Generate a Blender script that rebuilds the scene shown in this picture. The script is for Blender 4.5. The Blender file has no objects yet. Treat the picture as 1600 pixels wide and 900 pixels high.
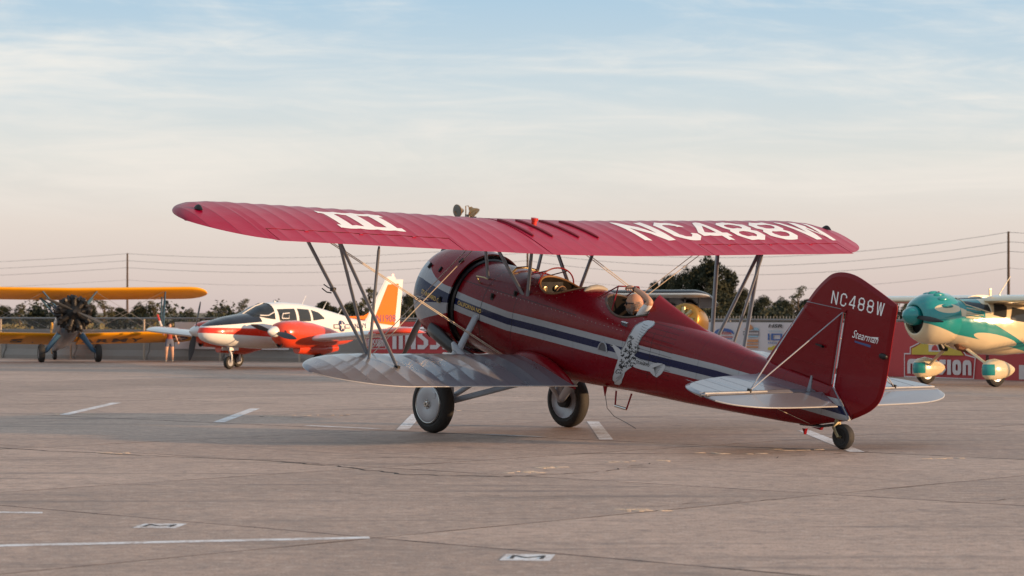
import bpy, bmesh, math, random
from math import sin, cos, pi, radians, sqrt, atan2, hypot, floor
from mathutils import Vector, Matrix
from mathutils.geometry import tessellate_polygon
random.seed(7)
SC = bpy.context.scene
COL = SC.collection

# ------------------------------------------------------------------ camera
CAM_H = 1.566
cam = bpy.data.cameras.new('camera')
cam.sensor_width = 36.0
cam.lens = 3834.0 / 1600.0 * 36.0
cam.clip_start = 0.5
cam.clip_end = 9000
camo = bpy.data.objects.new('camera', cam)
COL.objects.link(camo)
camo.location = (0, 0, CAM_H)
camo.rotation_euler = (radians(90) + math.atan((488 - 450) / 3834.0), 0, 0)
cam.dof.use_dof = True
cam.dof.focus_distance = 31.5
cam.dof.aperture_fstop = 4.0
SC.camera = camo

# ------------------------------------------------------------------ light
SUN_AZ = radians(112)      # clockwise from +Y (the view direction)
SUN_EL = radians(5.8)
SC.view_settings.view_transform = 'Standard'
SC.view_settings.look = 'None'
SC.view_settings.gamma = 1
SC.view_settings.exposure = 0.38
sun = bpy.data.lights.new('sun', 'SUN')
sun.energy = 5.0
sun.angle = radians(0.6)
sun.color = (1.0, 0.62, 0.33)
suno = bpy.data.objects.new('sun', sun)
COL.objects.link(suno)
sd = Vector((sin(SUN_AZ) * cos(SUN_EL), cos(SUN_AZ) * cos(SUN_EL), sin(SUN_EL)))
suno.rotation_euler = sd.to_track_quat('Z', 'Y').to_euler()
suno.location = (40, -10, 30)


# ------------------------------------------------------------------ node expression helper
class Sx:
    def __init__(s, nt, sock):
        s.nt, s.k = nt, sock

    def _m(s, op, o=None, o2=None, clamp=False):
        n = s.nt.nodes.new('ShaderNodeMath')
        n.operation = op
        n.use_clamp = clamp
        s.nt.links.new(s.k, n.inputs[0])
        for i, q in ((1, o), (2, o2)):
            if q is None:
                continue
            if isinstance(q, Sx):
                s.nt.links.new(q.k, n.inputs[i])
            else:
                n.inputs[i].default_value = q
        return Sx(s.nt, n.outputs[0])

    def __add__(s, o): return s._m('ADD', o)
    __radd__ = __add__
    def __sub__(s, o): return s._m('SUBTRACT', o)
    def __rsub__(s, o): return (s * -1.0) + o
    def __mul__(s, o): return s._m('MULTIPLY', o)
    __rmul__ = __mul__
    def __truediv__(s, o): return s._m('DIVIDE', o)
    def __gt__(s, o): return s._m('GREATER_THAN', o)
    def __lt__(s, o): return s._m('LESS_THAN', o)
    def abs(s): return s._m('ABSOLUTE')
    def max(s, o): return s._m('MAXIMUM', o)
    def min(s, o): return s._m('MINIMUM', o)
    def pow(s, o): return s._m('POWER', o)
    def sin(s): return s._m('SINE')
    def clamp(s): return s._m('ADD', 0.0, clamp=True)
    def pingpong(s, o): return s._m('PINGPONG', o)


def smooth(v, a, b):
    n = v.nt.nodes.new('ShaderNodeMapRange')
    n.interpolation_type = 'SMOOTHSTEP'
    v.nt.links.new(v.k, n.inputs[0])
    n.inputs[1].default_value = a
    n.inputs[2].default_value = b
    return Sx(v.nt, n.outputs[0])


def coords(nt, kind='Object'):
    if kind == 'World':
        t = nt.nodes.new('ShaderNodeNewGeometry').outputs['Position']
    else:
        t = nt.nodes.new('ShaderNodeTexCoord').outputs[kind]
    s = nt.nodes.new('ShaderNodeSeparateXYZ')
    nt.links.new(t, s.inputs[0])
    return Sx(nt, s.outputs[0]), Sx(nt, s.outputs[1]), Sx(nt, s.outputs[2]), t


def comb(nt, x, y, z):
    n = nt.nodes.new('ShaderNodeCombineXYZ')
    for i, q in enumerate((x, y, z)):
        if isinstance(q, Sx):
            nt.links.new(q.k, n.inputs[i])
        else:
            n.inputs[i].default_value = q
    return n.outputs[0]


def noise(nt, vec, scale, detail=4, rough=0.55, dist=0.0):
    n = nt.nodes.new('ShaderNodeTexNoise')
    n.inputs['Scale'].default_value = scale
    n.inputs['Detail'].default_value = detail
    n.inputs['Roughness'].default_value = rough
    n.inputs['Distortion'].default_value = dist
    nt.links.new(vec, n.inputs['Vector'])
    return Sx(nt, n.outputs[0])


def mixc(nt, fac, a, b, mode='MIX'):
    n = nt.nodes.new('ShaderNodeMix')
    n.data_type = 'RGBA'
    n.blend_type = mode
    if isinstance(fac, Sx):
        nt.links.new(fac.k, n.inputs[0])
    else:
        n.inputs[0].default_value = fac
    for i, q in ((6, a), (7, b)):
        if isinstance(q, tuple):
            n.inputs[i].default_value = (q[0], q[1], q[2], 1)
        else:
            nt.links.new(q, n.inputs[i])
    return n.outputs[2]


def new_mat(name):
    m = bpy.data.materials.new(name)
    m.use_nodes = True
    nt = m.node_tree
    return m, nt, nt.nodes['Principled BSDF']


def setc(nt, b, key, v):
    if isinstance(v, Sx):
        nt.links.new(v.k, b.inputs[key])
    elif isinstance(v, (tuple, list)):
        b.inputs[key].default_value = (v[0], v[1], v[2], 1)
    elif isinstance(v, (int, float)):
        b.inputs[key].default_value = v
    else:
        nt.links.new(v, b.inputs[key])


def bump(nt, b, h, strength=0.3, dist=0.01):
    n = nt.nodes.new('ShaderNodeBump')
    n.inputs['Strength'].default_value = strength
    n.inputs['Distance'].default_value = dist
    nt.links.new(h.k, n.inputs['Height'])
    nt.links.new(n.outputs[0], b.inputs['Normal'])


MATS = {}
def simple(name, col, rough=0.5, metal=0.0, coat=0.0, var=0.12, vscale=6.0, bmp=0.0, spec=0.5, crough=0.05):
    """a procedural paint / metal / rubber: base colour with slight wear and uneven gloss"""
    if name in MATS:
        return MATS[name]
    m, nt, b = new_mat(name)
    x, y, z, v = coords(nt)
    n1 = noise(nt, v, vscale, 5)
    n2 = noise(nt, v, vscale * 9, 3)
    c = mixc(nt, (n1 * 0.7 + n2 * 0.3), tuple(q * (1 - var) for q in col), tuple(min(1, q * (1 + var)) for q in col))
    setc(nt, b, 'Base Color', c)
    setc(nt, b, 'Roughness', (n1 * 0.25 + rough - 0.12).clamp())
    setc(nt, b, 'Metallic', metal)
    setc(nt, b, 'Coat Weight', coat)
    setc(nt, b, 'Coat Roughness', crough)
    setc(nt, b, 'Specular IOR Level', spec)
    if bmp:
        bump(nt, b, n2, bmp, 0.01)
    MATS[name] = m
    return m


# ------------------------------------------------------------------ world
w = bpy.data.worlds.new('World')
SC.world = w
w.use_nodes = True
nt = w.node_tree
bg = nt.nodes['Background']
sky = nt.nodes.new('ShaderNodeTexSky')
sky.sky_type = 'NISHITA'
sky.sun_disc = False
sky.sun_elevation = SUN_EL
sky.sun_rotation = SUN_AZ
sky.altitude = 5
sky.air_density = 1.3
sky.dust_density = 3.0
sky.ozone_density = 2.0
gx, gy, gz, gv = coords(nt, 'Generated')
el = gz.max(0.0)
ramp = nt.nodes.new('ShaderNodeValToRGB')
nt.links.new((el * 1.0).pow(0.5).k, ramp.inputs[0])
cr = ramp.color_ramp
cr.elements[0].position = 0.0
cr.elements[0].color = (5.0, 4.05, 3.9, 1)
stops = [(0.12, (5.9, 4.95, 4.5)), (0.19, (6.4, 5.7, 5.15)), (0.25, (6.0, 6.05, 5.75)), (0.30, (5.0, 5.75, 6.1)), (0.356, (3.6, 5.0, 6.15)),
         (0.5, (3.9, 5.0, 5.8)), (0.75, (3.5, 4.5, 5.5))]
for p, c in stops:
    e = cr.elements.new(p)
    e.color = (*c, 1)
cr.elements[-1].position = 1.0
cr.elements[-1].color = (2.9, 3.9, 5.1, 1)
mixed = mixc(nt, 0.93, sky.outputs[0], ramp.outputs[0])
# thin cirrus: streaks stretched along the horizon
vec = comb(nt, gx * 1.3 + gz * 3.2, gy * 1.3, gz * 6.5 - gx * .35)
n1 = noise(nt, vec, 3.4, 9, 0.60, 0.9)
n2 = noise(nt, comb(nt, gx + gz * 1.2 + 3.1, gy, gz * 4.0 - gx * .2), 2.4, 3, 0.5, 0.3)
n3 = noise(nt, comb(nt, gx * 2 + gz * 7, gy * 2, gz * 14.0 - gx * .8), 7.0, 7, 0.62, 1.2)
cl = smooth(n1 * 0.60 + n2 * 0.50 + n3 * 0.26, 0.60, 0.88) * smooth(gz, 0.025, 0.06)
cloudc = mixc(nt, smooth(gz, 0.03, 0.12), (6.9, 6.3, 5.7), (7.1, 6.85, 6.35))
fin = mixc(nt, cl * 0.85, mixed, cloudc)
nt.links.new(fin, bg.inputs[0])
bg.inputs[1].default_value = 0.1


# ------------------------------------------------------------------ mesh builder
class MB:
    def __init__(s):
        s.v, s.f, s.m = [], [], []
        s.mi = 0

    def add(s, vs, fs):
        o = len(s.v)
        s.v += [tuple(p) for p in vs]
        for f in fs:
            s.f.append(tuple(i + o for i in f))
            s.m.append(s.mi)
        return s

    def box(s, c, d, rot=None):
        hx, hy, hz = d[0] / 2, d[1] / 2, d[2] / 2
        vs = [Vector((sx * hx, sy * hy, sz * hz)) for sx in (-1, 1) for sy in (-1, 1) for sz in (-1, 1)]
        if rot is not None:
            vs = [rot @ p for p in vs]
        vs = [p + Vector(c) for p in vs]
        return s.add(vs, [(0, 1, 3, 2), (4, 6, 7, 5), (0, 4, 5, 1), (2, 3, 7, 6), (0, 2, 6, 4), (1, 5, 7, 3)])

    def rings(s, rings, closed=True, cap=True, wrap=False):
        n = len(rings[0])
        vs = [p for r in rings for p in r]
        fs = []
        R = len(rings)
        for i in range(R if wrap else R - 1):
            a, b = i * n, ((i + 1) % R) * n
            for j in range(n if closed else n - 1):
                k = (j + 1) % n
                fs.append((a + j, a + k, b + k, b + j))
        if cap and closed and not wrap:
            fs.append(tuple(range(n))[::-1])
            fs.append(tuple(range((R - 1) * n, R * n)))
        return s.add(vs, fs)

    def tube(s, pts, r, n=8, flat=1.0, flatdir=None, cap=True):
        pts = [Vector(p) for p in pts]
        rs = r if isinstance(r, (list, tuple)) else [r] * len(pts)
        out = []
        prev = None
        for i, p in enumerate(pts):
            d = (pts[min(i + 1, len(pts) - 1)] - pts[max(i - 1, 0)]).normalized()
            if flatdir is not None:
                u = Vector(flatdir)
            elif prev is None:
                u = Vector((0, 0, 1)) if abs(d.z) < 0.9 else Vector((1, 0, 0))
            else:
                u = prev
            u = (u - d * u.dot(d)).normalized()
            prev = u
            w_ = d.cross(u)
            out.append([p + (u * cos(2 * pi * j / n) + w_ * sin(2 * pi * j / n) * flat) * rs[i] for j in range(n)])
        return s.rings(out, cap=cap)

    def lathe(s, prof, o, axis, n=24, cap=False, up=None):
        """prof: list of (along, radius)"""
        a = Vector(axis).normalized()
        u = Vector(up) if up else (Vector((0, 0, 1)) if abs(a.z) < 0.9 else Vector((1, 0, 0)))
        u = (u - a * u.dot(a)).normalized()
        w_ = a.cross(u)
        o = Vector(o)
        out = [[o + a * t + (u * cos(2 * pi * j / n) + w_ * sin(2 * pi * j / n)) * r for j in range(n)] for t, r in prof]
        return s.rings(out, cap=cap)

    def prism(s, poly, fn0, fn1):
        """poly of 2-D points, fn0/fn1 map to the two faces"""
        n = len(poly)
        a = [fn0(*p) for p in poly]
        b = [fn1(*p) for p in poly]
        tri = tessellate_polygon([[Vector((p[0], p[1], 0)) for p in poly]])
        fs = [t for t in tri] + [tuple(i + n for i in t)[::-1] for t in tri]
        fs += [(i, (i + 1) % n, (i + 1) % n + n, i + n) for i in range(n)]
        return s.add(a + b, fs)

    def grid(s, fn, us, vs):
        pts = [fn(u, v) for u in us for v in vs]
        n = len(vs)
        fs = [(i * n + j, i * n + j + 1, (i + 1) * n + j + 1, (i + 1) * n + j) for i in range(len(us) - 1) for j in range(n - 1)]
        return s.add(pts, fs)

    def mesh(s, name, mats, sm=True, ang=35, fix=True):
        me = bpy.data.meshes.new(name)
        me.from_pydata(s.v, [], s.f)
        mats = mats if isinstance(mats, (list, tuple)) else [mats]
        for m in mats:
            me.materials.append(m)
        if len(mats) > 1:
            me.polygons.foreach_set('material_index', s.m)
        if fix:
            bm = bmesh.new()
            bm.from_mesh(me)
            bmesh.ops.recalc_face_normals(bm, faces=bm.faces)
            bm.to_mesh(me)
            bm.free()
        me.validate()
        if sm:
            me.polygons.foreach_set('use_smooth', [True] * len(me.polygons))
            me.set_sharp_from_angle(angle=radians(ang))
        me.update()
        return me

    def build(s, name, mats, parent=None, sm=True, ang=35, fix=True, rib=None):
        o = bpy.data.objects.new(name, s.mesh(name, mats, sm, ang, fix))
        if rib:      # fabric creases over the ribs
            me = o.data
            at = me.attributes.get('sharp_edge') or me.attributes.new('sharp_edge', 'BOOLEAN', 'EDGE')
            vs = me.vertices
            for e in me.edges:
                a, b_ = vs[e.vertices[0]].co, vs[e.vertices[1]].co
                if abs(a.y - b_.y) < 1e-4:
                    q = abs(a.y) / rib
                    if abs(q - round(q)) < .004:
                        at.data[e.index].value = True
        COL.objects.link(o)
        if parent:
            o.parent = parent
        return o


def tag(o, label=None, cat=None, group=None, kind=None):
    for k, v in (('label', label), ('category', cat), ('group', group), ('kind', kind)):
        if v:
            o[k] = v
    return o


def empty(name, loc=(0, 0, 0), rot=(0, 0, 0), label=None, cat=None, group=None, scale=1.0):
    o = bpy.data.objects.new(name, None)
    o.empty_display_size = 0.3
    COL.objects.link(o)
    o.location = loc
    o.rotation_euler = rot
    o.scale = (scale,) * 3
    return tag(o, label, cat, group)


def text_tris(txt, size=1.0, shear=0.0, bold=0.0):
    cu = bpy.data.curves.new('t', 'FONT')
    cu.body = txt
    cu.size = size
    cu.shear = shear
    cu.offset = bold
    cu.resolution_u = 3
    ob = bpy.data.objects.new('t', cu)
    COL.objects.link(ob)
    dg = bpy.context.evaluated_depsgraph_get()
    me = bpy.data.meshes.new_from_object(ob.evaluated_get(dg))
    vs = [(v.co.x, v.co.y) for v in me.vertices]
    fs = [tuple(p.vertices) for p in me.polygons]
    bpy.data.objects.remove(ob)
    bpy.data.meshes.remove(me)
    x0 = min(v[0] for v in vs)
    x1 = max(v[0] for v in vs)
    y0 = min(v[1] for v in vs)
    y1 = max(v[1] for v in vs)
    return vs, fs, (x0, x1, y0, y1)


def put_text(txt, fn, W, Hh, name, mat, parent, shear=0.0, bold=0.0):
    """text fitted in a W x Hh box; fn maps (s,t) to 3-D"""
    vs, fs, (x0, x1, y0, y1) = text_tris(txt, 1.0, shear, bold)
    mb = MB()
    mb.add([fn((x - x0) / (x1 - x0) * W, (y - y0) / (y1 - y0) * Hh) for x, y in vs], fs)
    return mb.build(name, mat, parent, sm=False, fix=False)


def poly_tris(outer, holes=()):
    polys = [[Vector((x, y, 0)) for x, y in p] for p in [outer, *holes]]
    vs = [(p.x, p.y) for pl in polys for p in pl]
    return vs, tessellate_polygon(polys)


def glyph(ch, w_, h, s, c=None):
    c = c if c is not None else s * 1.15
    c2 = s + c * 0.42
    if ch == 'N':
        k = s * 2.0
        return [(0, 0), (s, 0), (s, h - k), (w_ - s, 0), (w_, 0), (w_, h), (w_ - s, h), (w_ - s, k), (s, h), (0, h)], []
    if ch == 'C':
        a, b = h * .32, h * .68
        return [(w_, a), (w_, c), (w_ - c, 0), (c, 0), (0, c), (0, h - c), (c, h), (w_ - c, h), (w_, h - c), (w_, b), (w_ - s, b), (w_ - s, h - c2),
                (w_ - c2, h - s), (c2, h - s), (s, h - c2), (s, c2), (c2, s), (w_ - c2, s), (w_ - s, c2), (w_ - s, a)], []
    if ch == '8':
        d = s * .55
        m = h / 2
        q = m - s / 2
        def oc(y0, y1):
            return [(c2, y0), (w_ - c2, y0), (w_ - s, y0 + c2 - s), (w_ - s, y1 - c2 + s), (w_ - c2, y1), (c2, y1), (s, y1 - c2 + s), (s, y0 + c2 - s)][::-1]
        return [(c, 0), (w_ - c, 0), (w_, c), (w_, m - d), (w_ - d, m), (w_, m + d), (w_, h - c), (w_ - c, h), (c, h), (0, h - c), (0, m + d), (d, m),
                (0, m - d), (0, c)], [oc(s, q), oc(m + s / 2, h - s)]
    if ch == '4':
        a = w_ - s * 1.75
        q = h * .2
        return [(a, 0), (a + s, 0), (a + s, q), (w_, q), (w_, q + s), (a + s, q + s), (a + s, h), (a - s * .15, h), (0, q + s), (0, q), (a, q)], \
               [[(a, q + s), (s * 1.0, q + s), (a, h - s * 1.5)]]
    if ch == 'W':
        return [(0, h), (s, h), (.3 * w_, 2.1 * s), (.5 * w_ - s * .5, h), (.5 * w_ + s * .5, h), (.7 * w_, 2.1 * s), (w_ - s, h), (w_, h), (.79 * w_, 0),
                (.63 * w_, 0), (.5 * w_, h - 2.2 * s), (.37 * w_, 0), (.21 * w_, 0)], []


def fit_poly(outer, holes, fn, name, mat, parent, cuts_x=(), cuts_y=()):
    vs, fs = poly_tris(outer, holes)
    bm = bmesh.new()
    bv = [bm.verts.new((x, y, 0)) for x, y in vs]
    for f in fs:
        try:
            bm.faces.new([bv[i] for i in f])
        except ValueError:
            pass
    for ax, cuts in ((Vector((1, 0, 0)), cuts_x), (Vector((0, 1, 0)), cuts_y)):
        for cc in cuts:
            bmesh.ops.bisect_plane(bm, geom=bm.verts[:] + bm.edges[:] + bm.faces[:], plane_co=ax * cc, plane_no=ax)
    for v in bm.verts:
        v.co = Vector(fn(v.co.x, v.co.y))
    bmesh.ops.recalc_face_normals(bm, faces=bm.faces)
    me = bpy.data.meshes.new(name)
    bm.to_mesh(me)
    bm.free()
    me.materials.append(mat)
    o = bpy.data.objects.new(name, me)
    COL.objects.link(o)
    o.parent = parent
    return o


def copy_thing(o, parent=None):
    c = o.copy()
    COL.objects.link(c)
    c.parent = parent
    for ch in list(o.children):
        copy_thing(ch, c)
    return c


# ------------------------------------------------------------------ materials
RED = (0.36, 0.008, 0.022)
def rib_silver(name, rib):
    m, nt, b = new_mat(name)
    x, y, z, v = coords(nt)
    n1 = noise(nt, v, 3, 5)
    n2 = noise(nt, v, 26, 4)
    c = mixc(nt, (n1 * .7 + n2 * .3).clamp(), (.19, .195, .225), (.26, .265, .30))
    if rib:
        d = (y.abs() / rib + .5).pingpong(.5)
        d = (.5 - d)
        ln = smooth(d, .035, .020)
        c = mixc(nt, ln * .35, c, (.12, .12, .135))  # shading along the ribs painted into the silver as darker lines
    setc(nt, b, 'Base Color', c)
    setc(nt, b, 'Roughness', (n1 * .15 + .22).clamp())
    setc(nt, b, 'Metallic', .45)
    setc(nt, b, 'Coat Weight', .55)
    setc(nt, b, 'Coat Roughness', .05)
    bump(nt, b, n1 + n2 * .1, .06, .02)
    return m
M_silver = rib_silver('silver dope', None)
M_silverw = rib_silver('silver ribbed dope', .255)
M_grey = simple('grey strut paint', (0.20, 0.205, 0.225), 0.35, 0.1, 0.3, 0.08)
M_greyl = simple('light grey gear paint', (0.30, 0.31, 0.34), 0.35, 0.1, 0.3, 0.08)
M_black = simple('black paint', (0.012, 0.012, 0.014), 0.35, 0, 0.2)
M_soot = simple('sooty metal', (0.03, 0.028, 0.028), 0.45, 0.6)
M_rubber = simple('tyre rubber', (0.022, 0.02, 0.019), 0.75, 0, 0, 0.2, 14, 0.2)
M_wheel = simple('wheel cover aluminium', (0.40, 0.41, 0.44), 0.38, 0.3, 0.2, 0.06)
M_wire = simple('bracing wire steel', (0.62, 0.54, 0.44), 0.35, 0.4)
M_white = simple('white lettering', (0.80, 0.80, 0.80), 0.4, 0, 0.2, 0.03)
M_gold = simple('gold lettering', (0.62, 0.40, 0.10), 0.4, 0.2)
M_leather = simple('tan leather coaming', (0.20, 0.095, 0.035), 0.5, 0, 0, 0.2, 12)
M_inside = simple('dark cockpit lining', (0.012, 0.009, 0.007), 0.9, spec=0.1)
M_chrome = simple('polished metal', (0.62, 0.60, 0.56), 0.2, 1.0)
M_brass = simple('brass fitting', (0.42, 0.34, 0.20), 0.34, 0.8)
M_cream = simple('cream headrest', (0.28, 0.24, 0.19), 0.6)


def glass_mat(name, tint=(0.9, 0.92, 0.92), alpha=0.25, rough=0.02):
    m, nt, b = new_mat(name)
    x, y, z, v = coords(nt)
    n = noise(nt, v, 12, 3)
    setc(nt, b, 'Base Color', tint)
    setc(nt, b, 'Roughness', n * 0.05 + rough)
    setc(nt, b, 'Alpha', alpha)
    setc(nt, b, 'Specular IOR Level', 0.5)
    return m


M_glass = glass_mat('windscreen glass', alpha=0.03)
M_glassd = glass_mat('tinted cabin glass', (0.02, 0.025, 0.03), 0.88)


def paint(name, fn, rough=0.3, coat=0.9, metal=0.0, lines=None, bmpn=0.0, spec=0.3):
    """fn(nt,x,y,z,v) returns a colour socket"""
    m, nt, b = new_mat(name)
    x, y, z, v = coords(nt)
    c = fn(nt, x, y, z, v)
    n1 = noise(nt, v, 5.0, 5)
    dirt = noise(nt, v, 28.0, 4)
    c = mixc(nt, (smooth(n1, 0.5, 0.8) * 0.05 + smooth(dirt, 0.62, 0.8) * 0.06).clamp(), c, (0.10, 0.06, 0.05))
    if lines:
        c = mixc(nt, lines(nt, x, y, z).clamp() * 0.8, c, (0.01, 0.004, 0.005))
    setc(nt, b, 'Base Color', c)
    setc(nt, b, 'Roughness', (n1 * 0.2 + rough - 0.1).clamp())
    setc(nt, b, 'Specular IOR Level', spec)
    setc(nt, b, 'Coat Weight', coat)
    setc(nt, b, 'Coat Roughness', n1 * 0.05 + 0.03)
    setc(nt, b, 'Metallic', metal)
    big = noise(nt, v, 2.6, 3)
    weave = noise(nt, v, 260, 2)
    bump(nt, b, n1 * .5 + big * 1.2 + dirt * 0.12 + weave * .03, 0.16, 0.03)
    return m


def colr(*c):
    return lambda nt, x, y, z, v: mixc(nt, 0.0, c, c)


def wing_lines(nt, x, y, z):
    d = .5 - (y.abs() / .262 + .5).pingpong(.5)
    return smooth(d, .030, .014) * .5  # rib tapes share the dope colour; crease shading is painted in as dark lines
M_red = paint('red dope', colr(0.30, 0.0015, 0.030), 0.36, 0.09, spec=.22, lines=wing_lines)
M_redg = paint('red tail dope', colr(0.17, 0.002, 0.006), 0.30, 0.14, spec=.2)
NAVY = (0.006, 0.009, 0.050)
STRW = (0.32, 0.33, 0.355)


def fus_col(nt, x, y, z, v):
    zc = ((x + 0.4).max(0.0) * 0.055 + 1.57 + ((x.max(-4.0).min(-0.4) + 0.4) * -0.036))
    d = z - zc
    w1 = (x * 0.002 + 0.125)
    wb = (x * 0.0 + 0.044)
    white = (d.abs() < w1)
    blue = (d.abs() < wb)
    c = mixc(nt, white, (0.165, 0.0015, 0.006), STRW)
    return mixc(nt, blue, c, NAVY)


def fus_lines(nt, x, y, z):
    a = ((x - 0.10).abs() < 0.007)
    b_ = ((x + 0.48).abs() < 0.004) * (z > 1.3)
    c = ((z - 1.905).abs() < 0.005) * (x > -1.6)
    d = ((x + 2.95).abs() < 0.004) * (z < 1.98) * (z > 1.4)
    s1 = ((z - 1.18 - (x + 3) * -0.02).abs() < 0.003) * (x < -3.0)
    n_ = noise(nt, comb(nt, x * .6, y * 2.0, z * 5.0), 2.4, 5, .65)
    soot = smooth(z, 1.42, 1.02) * smooth(x, -2.6, -.2) * smooth(n_, .36, .66) * .7
    streak = smooth(noise(nt, comb(nt, x * 3.0, y * 3.0, z * .5), 5.0, 4, .6), .60, .74) * smooth(z, 2.0, 1.3) * .22
    tapes = ((x - .0).pingpong(.31) < .006) * (x < -2.4) * .35
    louv = (((z * 1.0).pingpong(0.028) < 0.004) * (x < -2.72) * (x > -3.3) * (z > 1.45) * (z < 2.1))
    return (a + b_ + c + d + s1 + louv * 0.8).clamp() + soot + streak + tapes


M_fus = paint('red fuselage with stripe', fus_col, 0.27, 0.17, spec=.25, lines=fus_lines)


def cowl_col(nt, x, y, z, v):
    # the stripe flares towards the nose
    t = ((x - 0.67) / 0.65).clamp()
    t2 = t * t
    top = t2 * 0.20 + 1.80
    b1 = t * 0.08 + 1.71
    b0 = t * -0.12 + 1.59
    bot = t * -0.23 + 1.45
    white = (z < top) * (z > bot)
    blue = (z < b1) * (z > b0)
    c = mixc(nt, white, (0.19, 0.002, 0.007), STRW)
    return mixc(nt, blue, c, NAVY)


M_cowl = paint('red cowling with stripe', cowl_col, 0.27, 0.2, spec=.25)




# ================================================================== RED BIPLANE
PSI = radians(40.14)
TH = radians(12.0)
PO = Vector((-0.129, 32.68, 0))
bip = empty('biplane', PO, (0, 0, 0), 'large red open-cockpit biplane with white striped fuselage parked on the concrete in the foreground', 'airplane')
bip.rotation_euler = (Matrix.Rotation(radians(90) + PSI, 3, 'Z') @ Matrix.Rotation(-TH, 3, 'Y')).to_euler()

AF = [(0, .035, .035), (.0125, .0545, .0193), (.025, .065, .0147), (.05, .079, .0093), (.1, .096, .0042), (.15, .1068, .0015), (.2, .1136, .0003),
      (.25, .116, 0), (.3, .117, 0), (.4, .114, 0), (.5, .1052, 0), (.6, .0915, 0), (.7, .0735, 0), (.8, .0522, 0), (.9, .028, 0), (.95, .0149, 0), (1, .0012, 0)]


def af(t, k):
    t = min(max(t, 0), 1)
    for i in range(len(AF) - 1):
        if t <= AF[i + 1][0]:
            a, b_ = AF[i], AF[i + 1]
            q = (t - a[0]) / (b_[0] - a[0])
            return a[k] * (1 - q) + b_[k] * q
    return AF[-1][k]


class Wing:
    def __init__(s, te, chord, z0, inc, dih, y0, ytip, ystart, sgn, le_k=1.0, te_k=1.0, rib=0.262, sag=0.0075, tipx=0.55, tip_rise=0.0, te_in=0.0):
        s.__dict__.update(locals())

    def edges(s, y):
        le, te = s.te + s.chord, s.te
        if y > s.ystart:
            q = min((y - s.ystart) / (s.ytip - s.ystart), 1)
            te += s.te_in
            xm = s.te + s.chord * s.tipx
            le = xm + (le - xm) * (max(1 - q ** s.le_k, 0)) ** 0.5
            te = xm - (xm - te) * (max(1 - q ** s.te_k, 0)) ** 0.6
        return le, te

    def pt(s, y, t, k, off=0.0):
        """k 1 upper, 2 lower"""
        le, te = s.edges(y)
        c = max(le - te, 0.004)
        x = le - t * c
        zb = s.z0 + (x - s.te) * s.inc + max(y - s.y0, 0) * s.dih
        q = max(0, (y - s.ystart) / (s.ytip - s.ystart))
        zb += s.tip_rise * q * q
        h = af(t, k) * c
        ph = (y / s.rib) % 1.0
        sg = s.sag * (1 - (2 * ph - 1) ** 2) * min(1, max(0, t - .03) * 9) * min(1, (1.0 - t) * 9)
        if k == 1:
            z = zb + h - sg + off
        else:
            z = zb + h + sg * .5 - off
        return (x, s.sgn * y, z)

    def at_x(s, x, y, off=0.004):
        le, te = s.edges(y)
        return s.pt(y, (le - x) / max(le - te, .01), 1, off)

    def skin(s, mb, ya, yb, t0=0.0, t1=1.0, capa=True, capb=True):
        n = max(2, int(round((yb - ya) / (s.rib / 6))))
        ys = [ya + (yb - ya) * i / n for i in range(n + 1)]
        if yb >= s.ytip - 1e-6:
            ys = [y for y in ys if y < s.ystart] + [s.ystart + (s.ytip - s.ystart) * sin(pi / 2 * i / 26) for i in range(27)]
        # force samples on the ribs so that they read as creases
        r = [s.rib * k for k in range(int(ya / s.rib) + 1, int(yb / s.rib) + 1)]
        ys = sorted(set([round(y, 4) for y in ys + r]))
        ts = [t0 + (t1 - t0) * (1 - cos(pi * 0.5 * i / 22)) if t0 == 0 else t0 + (t1 - t0) * i / 8 for i in range(23 if t0 == 0 else 9)]
        ring = []
        for y in ys:
            ring.append([s.pt(y, t, 1) for t in ts] + [s.pt(y, t, 2) for t in reversed(ts[1 if t0 == 0 else 0:])])
        mb.rings(ring, cap=False)
        N = len(ring[0])
        if capa:
            mb.add(ring[0], [tuple(range(N))])
        if capb:
            mb.add(ring[-1], [tuple(range(N))[::-1]])


UP = {}
for sg in (1, -1):
    UP[sg] = Wing(-1.31, 1.68, 2.62, .022, .024, .7, 5.63, 4.88, sg, 2.4, 1.5, tipx=.50, te_in=.07, tip_rise=.03)
    wg = UP[sg]
    mb = MB()
    wg.skin(mb, 0.70, 2.14)
    wg.skin(mb, 2.14, 4.87, 0, .805, False, False)
    wg.skin(mb, 4.87, 5.63, capb=False)
    # rear spar face closing the aileron bay, coloured dark as the shade in the gap
    p = [wg.pt(y, .805, k) for y in (2.14, 4.87) for k in (1, 2)]
    sp_ = MB()
    sp_.add(p, [(0, 1, 3, 2)])
    sp_.build('rear_spar', simple('spar face gap shade', (.07, .008, .008), .7), bip, sm=False)
    wo = mb.build('upper_wing_panel', M_red, bip, ang=50, rib=.262)
    a = MB()
    wg.skin(a, 2.155, 4.855, .817, 1.0)
    a.build('aileron', M_red, bip, ang=50, rib=.262)
    for yy in (2.7, 3.5, 4.3):
        h = MB()
        q0 = Vector(wg.pt(yy, .79, 1))
        h.box(q0 + Vector((-.02, 0, -.012)), (.09, .05, .012))
        h.build('aileron_hinge', M_red, bip)
    # navigation light near the tip
    nl = MB()
    c0 = Vector(wg.at_x(-.30, 5.36))
    rr = [[c0 + Vector((-.09 + .18 * i / 8, .035 * cos(j * pi / 6) * sin(pi * (i + .3) / 8.6), .055 * sin(j * pi / 6) * sin(pi * (i + .3) / 8.6))) for j in range(7)] for i in range(9)]
    nl.rings(rr, closed=False)
    nl.build('navigation_light', M_soot, bip)
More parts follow.
